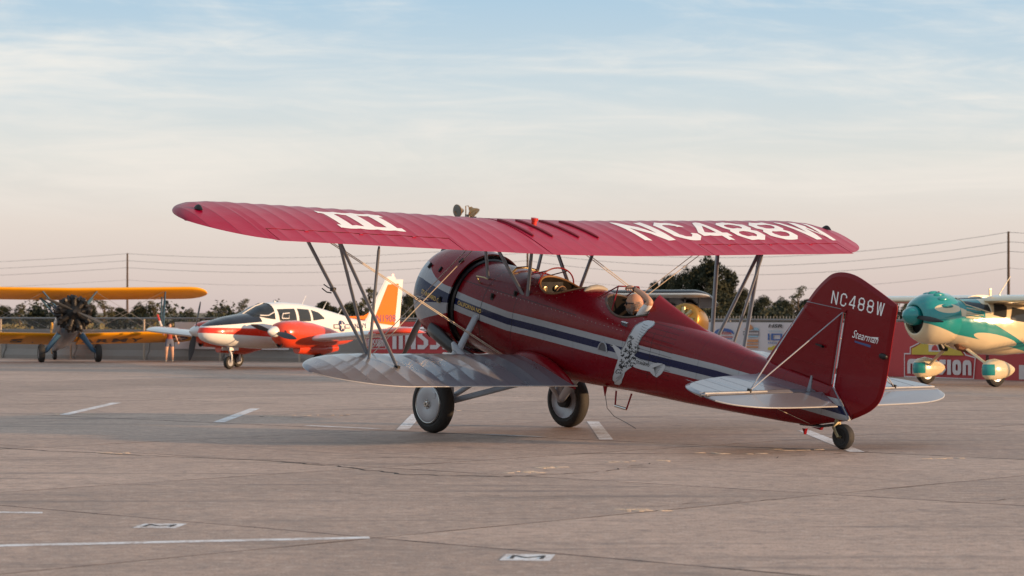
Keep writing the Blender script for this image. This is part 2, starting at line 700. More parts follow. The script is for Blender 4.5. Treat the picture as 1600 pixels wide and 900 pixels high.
# centre section
cs = MB()
wc = {sg: Wing(-1.31, 1.68, 2.62, .022, .024, .7, 5.8, 4.88, sg) for sg in (1, -1)}
ts = [(1 - cos(pi * 0.5 * i / 22)) for i in range(23)]
ring = []
for i in range(21):
    y = -.69 + 1.38 * i / 20
    g = wc[1 if y >= 0 else -1]
    g.sag = 0.002
    ring.append([g.pt(abs(y), t, 1, .001) for t in ts] + [g.pt(abs(y), t, 2) for t in reversed(ts[1:])])
cs.rings(ring)
cs.build('wing_centre_section', M_red, bip, ang=50)
for (xa, ya, xb, yb) in ((-.10, .76 - .10, -.79, .63 - .02), (-.10, .35, -.80, .29), (-.10, -.05, -.80, -.16), (-.10, -.40, -.80, -.50)):
    m_ = MB()
    pts = []
    for i in range(11):
        q = i / 10
        x = xa + (xb - xa) * q
        y = ya + (yb - ya) * q
        g = wc[1 if y >= 0 else -1]
        pts.append(g.pt(abs(y), (.37 - x) / 1.68, 1, .012))
    m_.tube(pts, [.012] + [.02] * 9 + [.012], 6)
    m_.build('reinforcing_strap', simple('dark red strap', (0.20, 0.004, 0.01), .35, 0, .3), bip)
cp = MB()
g = wc[1].pt(.22, .41, 1)
cp.lathe([(-.02, .035), (.05, .035), (.055, .048), (.09, .048), (.095, .0)], g, (0, 0, 1), 14)
cp.build('fuel_cap', simple('bright red cap', (0.5, 0.02, 0.01), .35, 0, .4), bip)

# lettering on the upper wing
cx = [-.1 - .05 * i for i in range(17)]
def wing_letters(sg, items, name):
    for ch, ya, yb, s_ in items:
        w_, h = yb - ya, .74
        o, hs = glyph(ch, w_, h, s_)
        fn = lambda X, Y, ya=ya: UP[sg].at_x(-.86 + Y, ya + X)
        fit_poly(o, hs, fn, name, M_white, bip, [k * .0655 - ya for k in range(1, 90) if ya < k * .0655 < yb], [.045 * k for k in range(1, 17)])
def wing_letters_r(items):
    for ch, ya, yb, s_ in items:
        wing_letters(-1, [(ch, ya, yb, s_)], 'registration_letter')
wing_letters_r([('N', 1.28, 1.84, .13), ('C', 1.95, 2.45, .13), ('4', 2.50, 3.05, .12), ('8', 3.14, 3.68, .125), ('8', 3.79, 4.33, .125), ('W', 4.43, 5.13, .13)])
def iii():
    # three stems joined by top and bottom bars, tops towards the leading edge
    H3, W3, s_ = .60, .98, .15
    o = [(0, 0), (W3, 0), (W3, .10), (W3 - .07, .10), (W3 - .07, H3 - .10), (W3, H3 - .10), (W3, H3), (0, H3), (0, H3 - .10), (.07, H3 - .10), (.07, .10), (0, .10)]
    x1 = .07 + .16
    gap = (W3 - .14 - 3 * .16) / 2
    hs = [[(x1, .10), (x1, H3 - .10), (x1 + gap, H3 - .10), (x1 + gap, .10)], [(x1 + gap + .16, .10), (x1 + gap + .16, H3 - .10), (x1 + 2 * gap + .16, H3 - .10), (x1 + 2 * gap + .16, .10)]]
    fn = lambda X, Y: UP[1].at_x(-.86 + Y, 3.69 - X)
    fit_poly(o, hs, fn, 'registration_letter', M_white, bip, [3.69 - k * .0655 for k in range(35, 60) if 2.7 < k * .0655 < 3.69], [.045 * k for k in range(1, 14)])
iii()

# lower wings
LW = {}
for sg in (1, -1):
    LW[sg] = Wing(-1.84, 1.30, 1.045, .018, .016, .5, 4.16, 3.05, sg, 2.2, 1.7, rib=.255, sag=.006, tipx=.48, tip_rise=.03)
    mb = MB()
    LW[sg].skin(mb, .46, 4.16, capb=False)
    mb.build('lower_wing', M_silverw, bip, ang=50, rib=.255)
    f = MB()
    pts, rr = [], []
    for i in range(14):
        t = .04 + .97 * i / 13
        p = LW[sg].pt(.50, t, 1)
        pts.append((p[0], sg * .50, p[2] - .03 + .02 * sin(pi * t)))
        rr.append(.012 + .085 * sin(pi * min(t, 1)) ** .7 if t < 1 else .012)
    f.tube(pts, rr, 12)
    f.build('wing_root_fillet', M_redg, bip, ang=60)
    # darker tread strip on the wing walk
    # trailing edge wire
    e = MB()
    ys = [.46 + (4.15 - .46) * i / 40 for i in range(41)]
    e.tube([LW[sg].pt(y, 1.0, 1) for y in ys], .006, 6)
    e.build('trailing_edge', simple('silver edge', (.6, .58, .56), .3, .5), bip)

# ---- fuselage
FS = [(.62, 2.165, .975, .595, 1.57, 2, 2), (.45, 2.17, .965, .60, 1.57, 2, 2), (.2, 2.175, .95, .585, 1.58, 2.05, 2.2), (-.1, 2.18, .95, .555, 1.60, 2.1, 2.6), (-.5, 2.19, .96, .505, 1.66, 2.2, 3.2),
      (-1.0, 2.205, .98, .47, 1.72, 2.3, 3.6), (-1.5, 2.215, 1.02, .45, 1.75, 2.3, 4), (-2.0, 2.20, 1.07, .43, 1.77, 2.3, 4), (-2.5, 2.17, 1.13, .40, 1.79, 2.3, 4),
      (-3.0, 2.14, 1.17, .36, 1.78, 2.2, 4), (-3.5, 2.11, 1.21, .315, 1.77, 2.2, 4), (-4.0, 2.07, 1.26, .265, 1.75, 2.1, 4), (-4.5, 2.01, 1.31, .21, 1.72, 2.1, 4),
      (-5.0, 1.97, 1.36, .15, 1.70, 2, 4), (-5.4, 1.945, 1.41, .095, 1.69, 2, 3.5), (-5.65, 1.93, 1.50, .06, 1.68, 2, 3), (-5.95, 1.64, 1.60, .03, 1.62, 2, 2)]


def fsec(x):
    for i in range(len(FS) - 1):
        a, b_ = FS[i], FS[i + 1]
        if a[0] >= x >= b_[0]:
            q = (a[0] - x) / (a[0] - b_[0])
            return [a[k] + (b_[k] - a[k]) * q for k in range(1, 7)]
    return FS[0][1:] if x > FS[0][0] else FS[-1][1:]


def fpt(x, th, off=0.0):
    zt, zb, w_, zc, nT, nB = fsec(x)
    c, s = cos(th), sin(th)
    n = nT if s >= 0 else nB
    y = (w_ + off) * math.copysign(abs(c) ** (2 / n), c)
    z = zc + ((zt - zc + off) if s >= 0 else (zc - zb + off)) * math.copysign(abs(s) ** (2 / n), s)
    return Vector((x, y, z))


def ftop(x, y, off=0.0):
    zt, zb, w_, zc, nT, nB = fsec(x)
    q = min(abs(y) / w_, 1)
    return zc + (zt - zc) * (1 - q ** nT) ** (1 / nT) + off


def fside(x, z, off=0.0):
    """half width of the hull at height z"""
    zt, zb, w_, zc, nT, nB = fsec(x)
    if z >= zc:
        q = min((z - zc) / (zt - zc), 1)
        return w_ * max(1 - q ** nT, 0) ** (1 / nT) + off
    q = min((zc - z) / (zc - zb), 1)
    return w_ * max(1 - q ** nB, 0) ** (1 / nB) + off


mb = MB()
xs = [.62 - .05 * i for i in range(132)]
xs = [x for x in xs if x > -5.93] + [-5.95]
mb.rings([[fpt(x, 2 * pi * j / 96) for j in range(96)] for x in xs])
hull = mb.build('fuselage', [M_fus, M_inside], bip, ang=50)

COCK = [(-.94, .42, .37), (-2.25, .47, .345)]
for (xc, ax, ay) in COCK:
    c = MB()
    c.rings([[(xc + (ax - .01) * cos(2 * pi * j / 48), (ay - .01) * sin(2 * pi * j / 48), z) for j in range(48)] for z in (1.22, 2.8)])
    cut = c.build('cutter', [M_fus, M_inside], bip)
    cut.data.polygons.foreach_set('material_index', [1] * len(cut.data.polygons))
    mod = hull.modifiers.new('b', 'BOOLEAN')
    mod.object = cut
    mod.operation = 'DIFFERENCE'
    mod.solver = 'EXACT'
    bpy.context.view_layer.update()
    dg = bpy.context.evaluated_depsgraph_get()
    me = bpy.data.meshes.new_from_object(hull.evaluated_get(dg))
    hull.modifiers.clear()
    old = hull.data
    hull.data = me
    me.name = 'fuselage'
    bpy.data.meshes.remove(old)
    bpy.data.objects.remove(cut)
    cm = MB()
    cm.rings([[Vector((xc + ax * cos(a_), ay * sin(a_), ftop(xc + ax * cos(a_), ay * sin(a_)))) + Vector((cos(a_) * cos(b_), sin(a_) * cos(b_), sin(b_))) * .015
               for b_ in [2 * pi * k / 8 for k in range(8)]] for a_ in [2 * pi * j / 48 for j in range(48)]], wrap=True)
    cm.build('cockpit_coaming', M_leather if xc > -1.5 else simple('dark brown coaming', (.07, .035, .02), .55, 0, 0, .2, 12), bip)

# headrest fairing behind the rear cockpit
hf = MB()
rg = []
for i in range(17):
    q = i / 16
    x = -2.60 - q * 1.0
    zt = 2.375 + (2.09 - 2.375) * q ** .92
    wd = (.27 * (1 - q) + .06 * q)
    ringp = []
    for j in range(19):
        yy = wd * cos(pi * j / 18)
        a_ = abs(yy) / wd
        base = ftop(x, yy) - .03
        h_ = (1 - a_ ** 1.25) ** 1.0
        lean = .10 * (1 - h_) * (1 - q)
        ringp.append((x - lean, yy, base + max(zt - base, .0) * h_))
    rg.append(ringp)
hf.rings(rg)
hfo = hf.build('headrest_fairing', M_redg, bip, ang=50)

# forward cowl shutter ring, panels and small fittings
rv = MB()
def rivet(x, z, side=1):
    y = fside(x, z) * side
    rv.lathe([(0, .0055), (.003, .004), (.004, 0)], (x, y, z), (0, side, .4), 5)
for i in range(34):
    rivet(.05 - .075 * i, 1.885)
for xc, ax, ay in COCK:
    for i in range(15):
        a_ = pi * (i + .5) / 15
        x = xc + (ax + .07) * cos(a_)
        y = min((ay + .05) * sin(a_), fsec(x)[2] * .985)
        rv.lathe([(0, .0055), (.003, .004), (.004, 0)], (x, y, ftop(x, y)), (0, .6, .8), 5)
for i in range(16):
    th = -1.1 + i * .16
    p = fpt(.14, th)
    rv.lathe([(0, .005), (.003, .003), (.004, 0)], p, (0, 1, .3), 5)
    p = fpt(.06, th)
    rv.lathe([(0, .005), (.003, .003), (.004, 0)], p, (0, 1, .3), 5)
rvo = rv.build('screw_heads', M_chrome, bip)
tag(rvo, kind='stuff')
# latches
for x, z in ((-.05, 1.82), (-.42, 1.93)):
    l = MB()
    y = fside(x, z)
    l.box((x, y + .008, z), (.05, .015, .09))
    l.box((x, y + .02, z + .01), (.02, .02, .05))
    l.build('panel_latch', M_soot, bip)
sc = MB()   # half-round air scoop on the stripe
yq_ = fside(-2.17, 1.60)
arch = [(-2.17 - .075 * cos(pi * k / 12), fside(-2.17 - .075 * cos(pi * k / 12), 1.58 + .10 * sin(pi * k / 12)) + .012, 1.575 + .105 * sin(pi * k / 12)) for k in range(13)]
sc.tube(arch, .009, 6)
sc.build('air_scoop', M_greyl, bip)
sc = MB()
sc.add([(p[0], p[1] - .004, p[2]) for p in arch], [tuple(range(13))])
sc.build('scoop_hollow', simple('dark scoop hollow', (.10, .10, .11), .5, .4), bip, sm=False)  # flat dark face painted in for the shaded hollow inside the scoop
vn = MB()
y = fside(-2.45, 1.98)
vn.box((-2.45, y + .01, 1.975), (.11, .03, .05), Matrix.Rotation(-.4, 3, 'X'))
vn.build('chrome_vent', M_chrome, bip)

# foot step under the belly and trailing wire
st = MB()
st.tube([(-2.42, .33, 1.12), (-2.47, .36, .94), (-2.68, .36, .95), (-2.70, .33, 1.15)], .012, 8)
st.build('boarding_step', M_redg, bip)
st = MB()
st.tube([(-2.47, .36, .94), (-2.68, .36, .95)], .018, 8)
st.build('step_tread', M_chrome, bip)
an = MB()
an.tube([(-2.18, .30, 1.12), (-2.20, .30, 1.00)], [.03, .006], 6)
an.build('antenna_mast', M_redg, bip)
an = MB()
an.tube([(-2.20, .30, 1.02), (-2.27, .30, .86), (-2.42, .30, .79), (-2.62, .30, .77), (-2.83, .30, .74)], .004, 5)
an.build('antenna_wire', M_black, bip)

# ---- cowling ring, engine, propeller
CZ = 1.57
cw = MB()
cw.lathe([(.67, .665), (.67, .685), (.80, .700), (1.0, .705), (1.2, .692), (1.38, .655), (1.5, .605), (1.57, .55), (1.60, .50), (1.585, .47), (1.52, .48), (1.3, .60), (1.0, .66), (.67, .665)],
         (0, 0, CZ), (1, 0, 0), 72)
cwl = cw.build('engine_cowling', M_cowl, bip, ang=50)
for (x, th) in ((1.28, .62), (1.02, .60), (.80, .92), (.80, .05), (1.28, -.9)):
    l = MB()
    r0 = .70 if x < 1.2 else .685
    p = Vector((x, r0 * cos(th), CZ + r0 * sin(th)))
    rm = Matrix.Rotation(th, 3, 'X')
    l.box(p, (.05, .02, .05), rm)
    l.box(p + Vector((0, cos(th), sin(th))) * .01, (.02, .03, .08), rm)
    l.build('cowl_latch', M_soot, cwl)
ib = MB()
ib.lathe([(.64, .0), (.64, .6), (.66, .62), (.75, .62), (.76, .0)], (0, 0, CZ), (1, 0, 0), 48)
ib.build('firewall_baffle', M_black, bip)
eng = MB()
eng.lathe([(.8, .0), (.8, .26), (1.35, .28), (1.45, .2), (1.58, .12), (1.75, .07), (1.76, 0)], (0, 0, CZ), (1, 0, 0), 24)
eo = eng.build('engine_crankcase', M_soot, bip)
for k in range(9):
    a_ = 2 * pi * k / 9 + .2
    d = Vector((0, sin(a_), cos(a_)))
    cy = MB()
    prof = []
    for i in range(12):
        r0 = .24 + .025 * i
        prof += [(r0, .10), (r0 + .012, .10), (r0 + .013, .08), (r0 + .024, .08)]
    prof += [(.56, .09), (.60, .05), (.60, 0)]
    cy.lathe(prof, (1.12, 0, CZ), d, 12)
    cy.build('engine_cylinder', M_soot, eo)
pr = MB()
ph = .40
for s_ in (1, -1):
    rg = []
    for i in range(15):
        q = i / 14
        r = .08 + 1.02 * q
        wd = (.05 + .10 * sin(pi * min(q * 1.15, 1)) ** .8) * (1 if q < .9 else sqrt(max(0, 1 - ((q - .9) / .1) ** 2)) * .9 + .1)
        tw = radians(55 - 38 * q)
        th_ = .035 * (1 - q) + .008
        cdir = Vector((sin(tw), cos(tw), 0))
        ndir = Vector((cos(tw), -sin(tw), 0))
        rg.append([cdir * wd * cos(2 * pi * j / 10) + ndir * th_ * sin(2 * pi * j / 10) + Vector((0, 0, r)) for j in range(10)])
    R = Matrix.Rotation(ph + (pi if s_ < 0 else 0), 3, 'X')
    pr.rings([[R @ p + Vector((1.80, 0, CZ)) for p in r_] for r_ in rg])
pr.lathe([(1.70, .0), (1.70, .09), (1.88, .09), (1.93, .05), (1.95, 0)], (0, 0, CZ), (1, 0, 0), 16)
pr.build('propeller', simple('propeller grey', (.12, .12, .13), .35, .6), bip)
ex = MB()
ex.tube([(1.12, .52, 1.10), (1.0, .60, 1.16), (.80, .64, 1.12), (.55, .63, 1.03), (.3, .58, .97), (.05, .52, .93), (-.12, .5, .93)], [.05, .10, .095, .085, .075, .06, .05], 14, flat=.75)
ex.build('exhaust_pipe', M_black, bip)
ex = MB()
ex.tube([(.85, .52, .98), (.45, .5, .90), (.1, .46, .90)], .035, 8)
ex.build('intake_pipe', M_soot, bip)

# tail surfaces ------------------------------------------------------
def flat_surface(mb, poly, nrm, th, edge=.5):
    """rounded flat tail surface from an outline: inner outline at full thickness, edge thin"""
    P = [Vector(p) for p in poly]
    c = sum(P, Vector()) / len(P)
    nrm = Vector(nrm)
    n = len(P)
    ins = []
    for i, p in enumerate(P):
        a_, b_ = P[i - 1], P[(i + 1) % n]
        t_ = (b_ - a_).normalized()
        inw = nrm.cross(t_)
        if inw.dot(c - p) < 0:
            inw = -inw
        ins.append(p + inw * .05)
    o = len(mb.v)
    vs = [p + nrm * .006 for p in P] + [p - nrm * .006 for p in P] + [p + nrm * th for p in ins] + [p - nrm * th for p in ins]
    fs = []
    for i in range(n):
        k = (i + 1) % n
        fs += [(i, k, k + n, i + n), (i, i + 2 * n, k + 2 * n, k), (i + n, k + n, k + 3 * n, i + 3 * n)]
    # caps by tessellation
    ax = max(range(3), key=lambda q: abs(nrm[q]))
    oth = [q for q in range(3) if q != ax]
    tri = tessellate_polygon([[Vector((p[oth[0]], p[oth[1]], 0)) for p in ins]])
    for t_ in tri:
        fs.append(tuple(i + 2 * n for i in t_))
        fs.append(tuple(i + 3 * n for i in t_)[::-1])
    mb.add(vs, fs)


def curve_pts(ctrl, n=6):
    """Catmull-Rom through control points (open)"""
    out = []
    C_ = [ctrl[0]] + list(ctrl) + [ctrl[-1]]
    for i in range(1, len(C_) - 2):
        p0, p1, p2, p3 = [Vector(q) for q in C_[i - 1:i + 3]]
        for k in range(n):
            t = k / n
            out.append(.5 * ((2 * p1) + (-p0 + p2) * t + (2 * p0 - 5 * p1 + 4 * p2 - p3) * t * t + (-p0 + 3 * p1 - 3 * p2 + p3) * t ** 3))
    out.append(Vector(ctrl[-1]))
    return out


fin_ = [(-4.50, 1.93), (-5.045, 2.80), (-5.62, 2.825), (-5.63, 1.92), (-5.0, 1.93)]
f = MB()
flat_surface(f, [(x, 0, z) for x, z in fin_], (0, 1, 0), .024)
f.build('fin', M_redg, bip, ang=20)
rud = [(-5.05, 2.815)] + [(p.x, p.y) for p in curve_pts([(-5.06, 2.83), (-5.15, 2.97), (-5.27, 3.11), (-5.38, 3.20), (-5.54, 3.245), (-5.74, 3.24), (-6.0, 3.17), (-6.22, 3.10), (-6.385, 3.045)], 4)] + \
      [(p.x, p.y) for p in curve_pts([(-6.40, 3.0), (-6.40, 2.6), (-6.405, 2.21), (-6.37, 1.95), (-6.26, 1.80), (-6.12, 1.70), (-5.985, 1.62)], 4)] + [(-5.66, 1.93), (-5.655, 2.85), (-5.64, 2.84)]
f = MB()
flat_surface(f, [(x, 0, z) for x, z in rud], (0, 1, 0), .026)
f.build('rudder', M_redg, bip, ang=20)
# hinge line strip and rib tapes on fin and rudder
for z0_ in (2.62, 2.36, 2.10, 2.86, 3.02):
    t_ = MB()
    xa, xb = (-5.72, -6.33)
    t_.box(((xa + xb) / 2, .0265, z0_ - .02), (abs(xb - xa), .003, .012), Matrix.Rotation(.05, 3, 'Y'))
    t_.build('rib_tape', M_redg, bip)
for z0_, xa, xb in ((2.62, -5.02, -5.58), (2.36, -4.88, -5.58), (2.12, -4.76, -5.58)):
    t_ = MB()
    t_.box(((xa + xb) / 2, .0255, z0_), (abs(xb - xa), .003, .012), Matrix.Rotation(.05, 3, 'Y'))
    t_.build('rib_tape', M_redg, bip)
t_ = MB()
t_.tube([(-5.64, .03, 1.96), (-5.635, .03, 2.80)], .008, 6)
t_.tube([(-5.66, .03, 1.93), (-5.97, .025, 1.625)], .008, 6)
t_.tube([(-5.06, .026, 2.805), (-5.60, .026, 2.83)], .005, 6)
t_.build('rudder_hinge', M_silver, bip)
tl = MB()
tl.lathe([(-.05, 0), (-.04, .02), (0, .035), (.05, .03), (.08, 0)], (-6.34, .03, 2.44), (1, 0, 0), 10)
tl.build('tail_light', M_soot, bip)
cwk = MB()
cwk.box((-5.38, .06, 2.36), (.10, .02, .02))
cwk.box((-5.42, .04, 2.35), (.02, .05, .02))
cwk.build('control_horn', M_soot, bip)

# fin registration: line of letters running aft and slightly up in the picture plane
def fin_text(ox, oz, ang, side=1):
    def fn(X, Y):
        return (ox - X * cos(ang) - Y * sin(ang) * 0, .0285 * side, oz + X * sin(ang) * 1 + Y)
    return fn
y_ = 0
for i, ch in enumerate('NC488W'):
    w_ = .095 if ch != 'W' else .115
    o, hs = glyph(ch, w_, .15, .0175, .028)
    fit_poly(o, hs, fin_text(-5.43 - .137 * i, 2.862 + .003 * i, .0), 'registration_letter', M_white, bip)
put_text('Stearman', fin_text(-5.828, 2.548, .02), .39, .092, 'maker_name', M_white, bip, shear=.35, bold=.0)
u_ = MB()
u_.add([fin_text(-5.815, 2.49, .02)(*p) for p in ((.25, .112), (.40, .135), (.39, .115), (.2, .100))], [(0, 1, 2, 3)])
u_.build('name_flourish', M_white, bip, sm=False)
u_ = MB()
u_.add([fin_text(-5.88, 2.49, .02)(*p) for p in ((0, 0.012), (.24, 0), (.24, .028), (-.01, .032))], [(0, 1, 2, 3)])
ub = u_.build('name_underline', simple('blue label', (.04, .07, .2), .4), bip, sm=False)

# stabiliser and elevator
for sg in (1, -1):
    le = curve_pts([(-4.62, .14), (-4.72, .9), (-4.86, 1.40), (-5.05, 1.78), (-5.30, 1.94), (-5.50, 1.96)], 5)
    P_ = [(p.x, sg * p.y, 1.835) for p in le] + [(-5.50, sg * .12, 1.835)]
    s_ = MB()
    flat_surface(s_, P_, (0, 0, 1), .028)
    s_.build('stabiliser', M_silver, bip, ang=16)
    te = curve_pts([(-5.545, 1.955), (-5.68, 1.92), (-5.82, 1.75), (-5.92, 1.45), (-5.96, 1.1), (-5.97, .7), (-5.975, .26)], 5)
    Q_ = [(-5.53, sg * 1.955, 1.835)] + [(p.x, sg * p.y, 1.835 - (abs(p.x) - 5.53) * .12) for p in te] + [(-5.64, sg * .10, 1.82), (-5.53, sg * .10, 1.835)]
    e_ = MB()
    flat_surface(e_, Q_, (0, 0, 1), .02)
    e_.build('elevator', M_silver, bip, ang=16)
    for yr in (.45, .75, 1.05, 1.35, 1.62):
        rb = MB()
        rb.box(((-4.78 - .06 * yr - 5.48) / 2, sg * yr, 1.864), (5.48 - 4.80 - .06 * yr, .008, .0015))
        rb.build('rib_tape', M_silver, bip)
    h_ = MB()
    h_.tube([(-5.515, sg * .95, 1.862), (-5.515, sg * 1.93, 1.86)], .011, 6)
    h_.build('elevator_hinge', simple('silver edge', (.6, .58, .56), .3, .5), bip)
    h_ = MB()
    h_.tube([(q[0], q[1], q[2]) for q in Q_[6:-2]], .008, 6)
    h_.build('trailing_edge', simple('silver edge', (.6, .58, .56), .3, .5), bip)
    hn = MB()
    hn.prism([(-5.50, 1.85), (-5.56, 1.85), (-5.55, 2.04), (-5.53, 2.04)], lambda x, z: (x, sg * .27, z), lambda x, z: (x, sg * .285, z))
    hn.build('elevator_horn', M_silver, bip)
    for (xa, za) in ((-5.02, 2.72), (-5.62, 2.79)):
        bw = MB()
        bw.tube([(xa, sg * .028, za), (-5.50, sg * 1.22, 1.87)], .0075, 6)
        bw.build('tail_brace_wire', M_greyl, bip)
    bw = MB()
    bw.tube([(-5.5, sg * 1.20, 1.81), (-5.42, sg * .06, 1.44)], .004, 5)
    bw.build('tail_brace_wire', M_wire, bip)
    tb = MB()
    tb.box((-5.50, sg * 1.22, 1.875), (.05, .025, .04))
    tb.build('wire_fitting', M_soot, bip)

# tail wheel (local frame is pitched: ground is z = -x*tan(TH) in this frame)
def lvl(x, y, z):
    """level-frame point (x forward, y left, z height) to the airframe frame"""
    return Vector((cos(TH) * x + sin(TH) * z, y, -sin(TH) * x + cos(TH) * z))
tw = MB()
tc = lvl(-6.07, .0, .145)
axw = Vector((0, 1, 0))
R = .145
tw.lathe([(-.045, .07), (-.055, .10), (-.045, .13), (-.02, .145), (.02, .145), (.045, .13), (.055, .10), (.045, .07), (-.045, .07)], tc, axw, 28)
two = tw.build('tail_tyre', M_rubber, bip)
hb = MB()
hb.lathe([(-.05, 0), (-.05, .07), (.05, .07), (.05, 0)], tc, axw, 16)
hb.build('hub', M_soot, two)
fk = MB()
fk.tube([lvl(-5.98, .0, .40), lvl(-6.0, .02, .30), lvl(-6.0, .09, .25), lvl(-6.07, .09, .145), lvl(-6.07, 0.05, .145)], [.03, .035, .018, .018, .018], 8)
fk.tube([lvl(-5.98, 0, .36), lvl(-5.99, 0, .28)], .038, 10)
fk.build('tail_wheel_fork', M_brass, bip)
sp = MB()
sp.tube([lvl(-5.40, .0, .27), lvl(-5.75, 0, .255), lvl(-6.0, 0, .285)], .016, 6)
sp.build('tail_spring', M_soot, bip)
sk = MB()
sk.prism([(0, 0), (.05, 0), (.02, -.07)], lambda a, b_: tuple(lvl(-5.50 + a, .02, .22 + b_)), lambda a, b_: tuple(lvl(-5.50 + a, -.02, .22 + b_)))
sk.prism([(0, 0), (.16, .0), (.02, -.03)], lambda a, b_: tuple(lvl(-5.75 + a, .02, .24 + b_)), lambda a, b_: tuple(lvl(-5.75 + a, -.02, .24 + b_)))
sk.build('tie_down_ring', M_redg, bip)

# struts -------------------------------------------------------------
def strut(a, b_, r=.03, name='strut', mat=None, flat=.45, parent=bip):
    m_ = MB()
    a, b_ = Vector(a), Vector(b_)
    m_.tube([a, a + (b_ - a) * .04, a + (b_ - a) * .96, b_], [r * .6, r, r, r * .6], 12, flat=flat, flatdir=(1, 0, 0))
    o = m_.build(name, mat or M_grey, parent)
    return o
for sg in (1, -1):
    F0 = (-.72, sg * 2.95, 1.215)
    R0 = (-1.33, sg * 2.95, 1.205)
    FU = (.12, sg * 3.62, 2.69)
    RU = (-.73, sg * 3.62, 2.66)
    so = strut(F0, FU, .036, 'interplane_strut')
    strut(F0, RU, .032, 'interplane_strut')
    strut(R0, RU, .034, 'interplane_strut')
    strut((-.95, sg * 3.1, 1.21), (-1.10, sg * 3.28, 2.64), .022, 'aileron_pushrod', flat=.8)
    for q in (F0, R0):
        ft = MB()
        ft.box((q[0], q[1], q[2]), (.07, .04, .05))
        ft.build('strut_fitting', M_soot, bip)
    if sg == 1:
        pt = MB()
        m0 = Vector(F0).lerp(Vector(FU), .50)
        pt.tube([m0, m0 + Vector((.10, .0, .0)), m0 + Vector((.20, .0, .02))], .008, 6)
        pt.tube([m0 + Vector((.03, 0, -.05)), m0 + Vector((.12, .0, -.06)), m0 + Vector((.20, .02, -.03))], .008, 6)
        pt.box(m0, (.06, .05, .05))
        pt.build('pitot_tube', M_soot, bip)
    # cabane struts
    strut((.22, sg * .40, 1.95), (.28, sg * .55, 2.68), .03, 'cabane_strut')
    strut((-.58, sg * .42, 1.90), (.24, sg * .55, 2.68), .03, 'cabane_strut')
    strut((-.62, sg * .42, 1.90), (-.72, sg * .55, 2.68), .03, 'cabane_strut')
    # wires
    for dx in (-.05, .05):
        for (a, b_) in (((.12 + dx, sg * .60, 2.67), (-.72 + dx, sg * 2.92, 1.24)), ((-.45 + dx, sg * .50, 1.10), (.05 + dx, sg * 3.58, 2.68))):
            wr = MB()
            wr.tube([a, b_], .0058, 6)
            wr.build('brace_wire', M_wire, bip)
    a, b_ = Vector((.12, sg * .60, 2.67)), Vector((-.72, sg * 2.92, 1.24))
    c_, d_ = Vector((-.45, sg * .5, 1.1)), Vector((.05, sg * 3.58, 2.68))
    best = min(((a.lerp(b_, i / 40) - c_.lerp(d_, j / 40)).length, a.lerp(b_, i / 40), c_.lerp(d_, j / 40)) for i in range(41) for j in range(41))
    jv = MB()
    mid = (best[1] + best[2]) / 2
    jv.tube([mid + Vector((-.13, 0, 0)), mid + Vector((-.05, 0, 0)), mid + Vector((.05, 0, 0)), mid + Vector((.13, 0, 0))], [.004, .014, .014, .004], 8)
    jv.build('wire_spreader', M_greyl, bip)

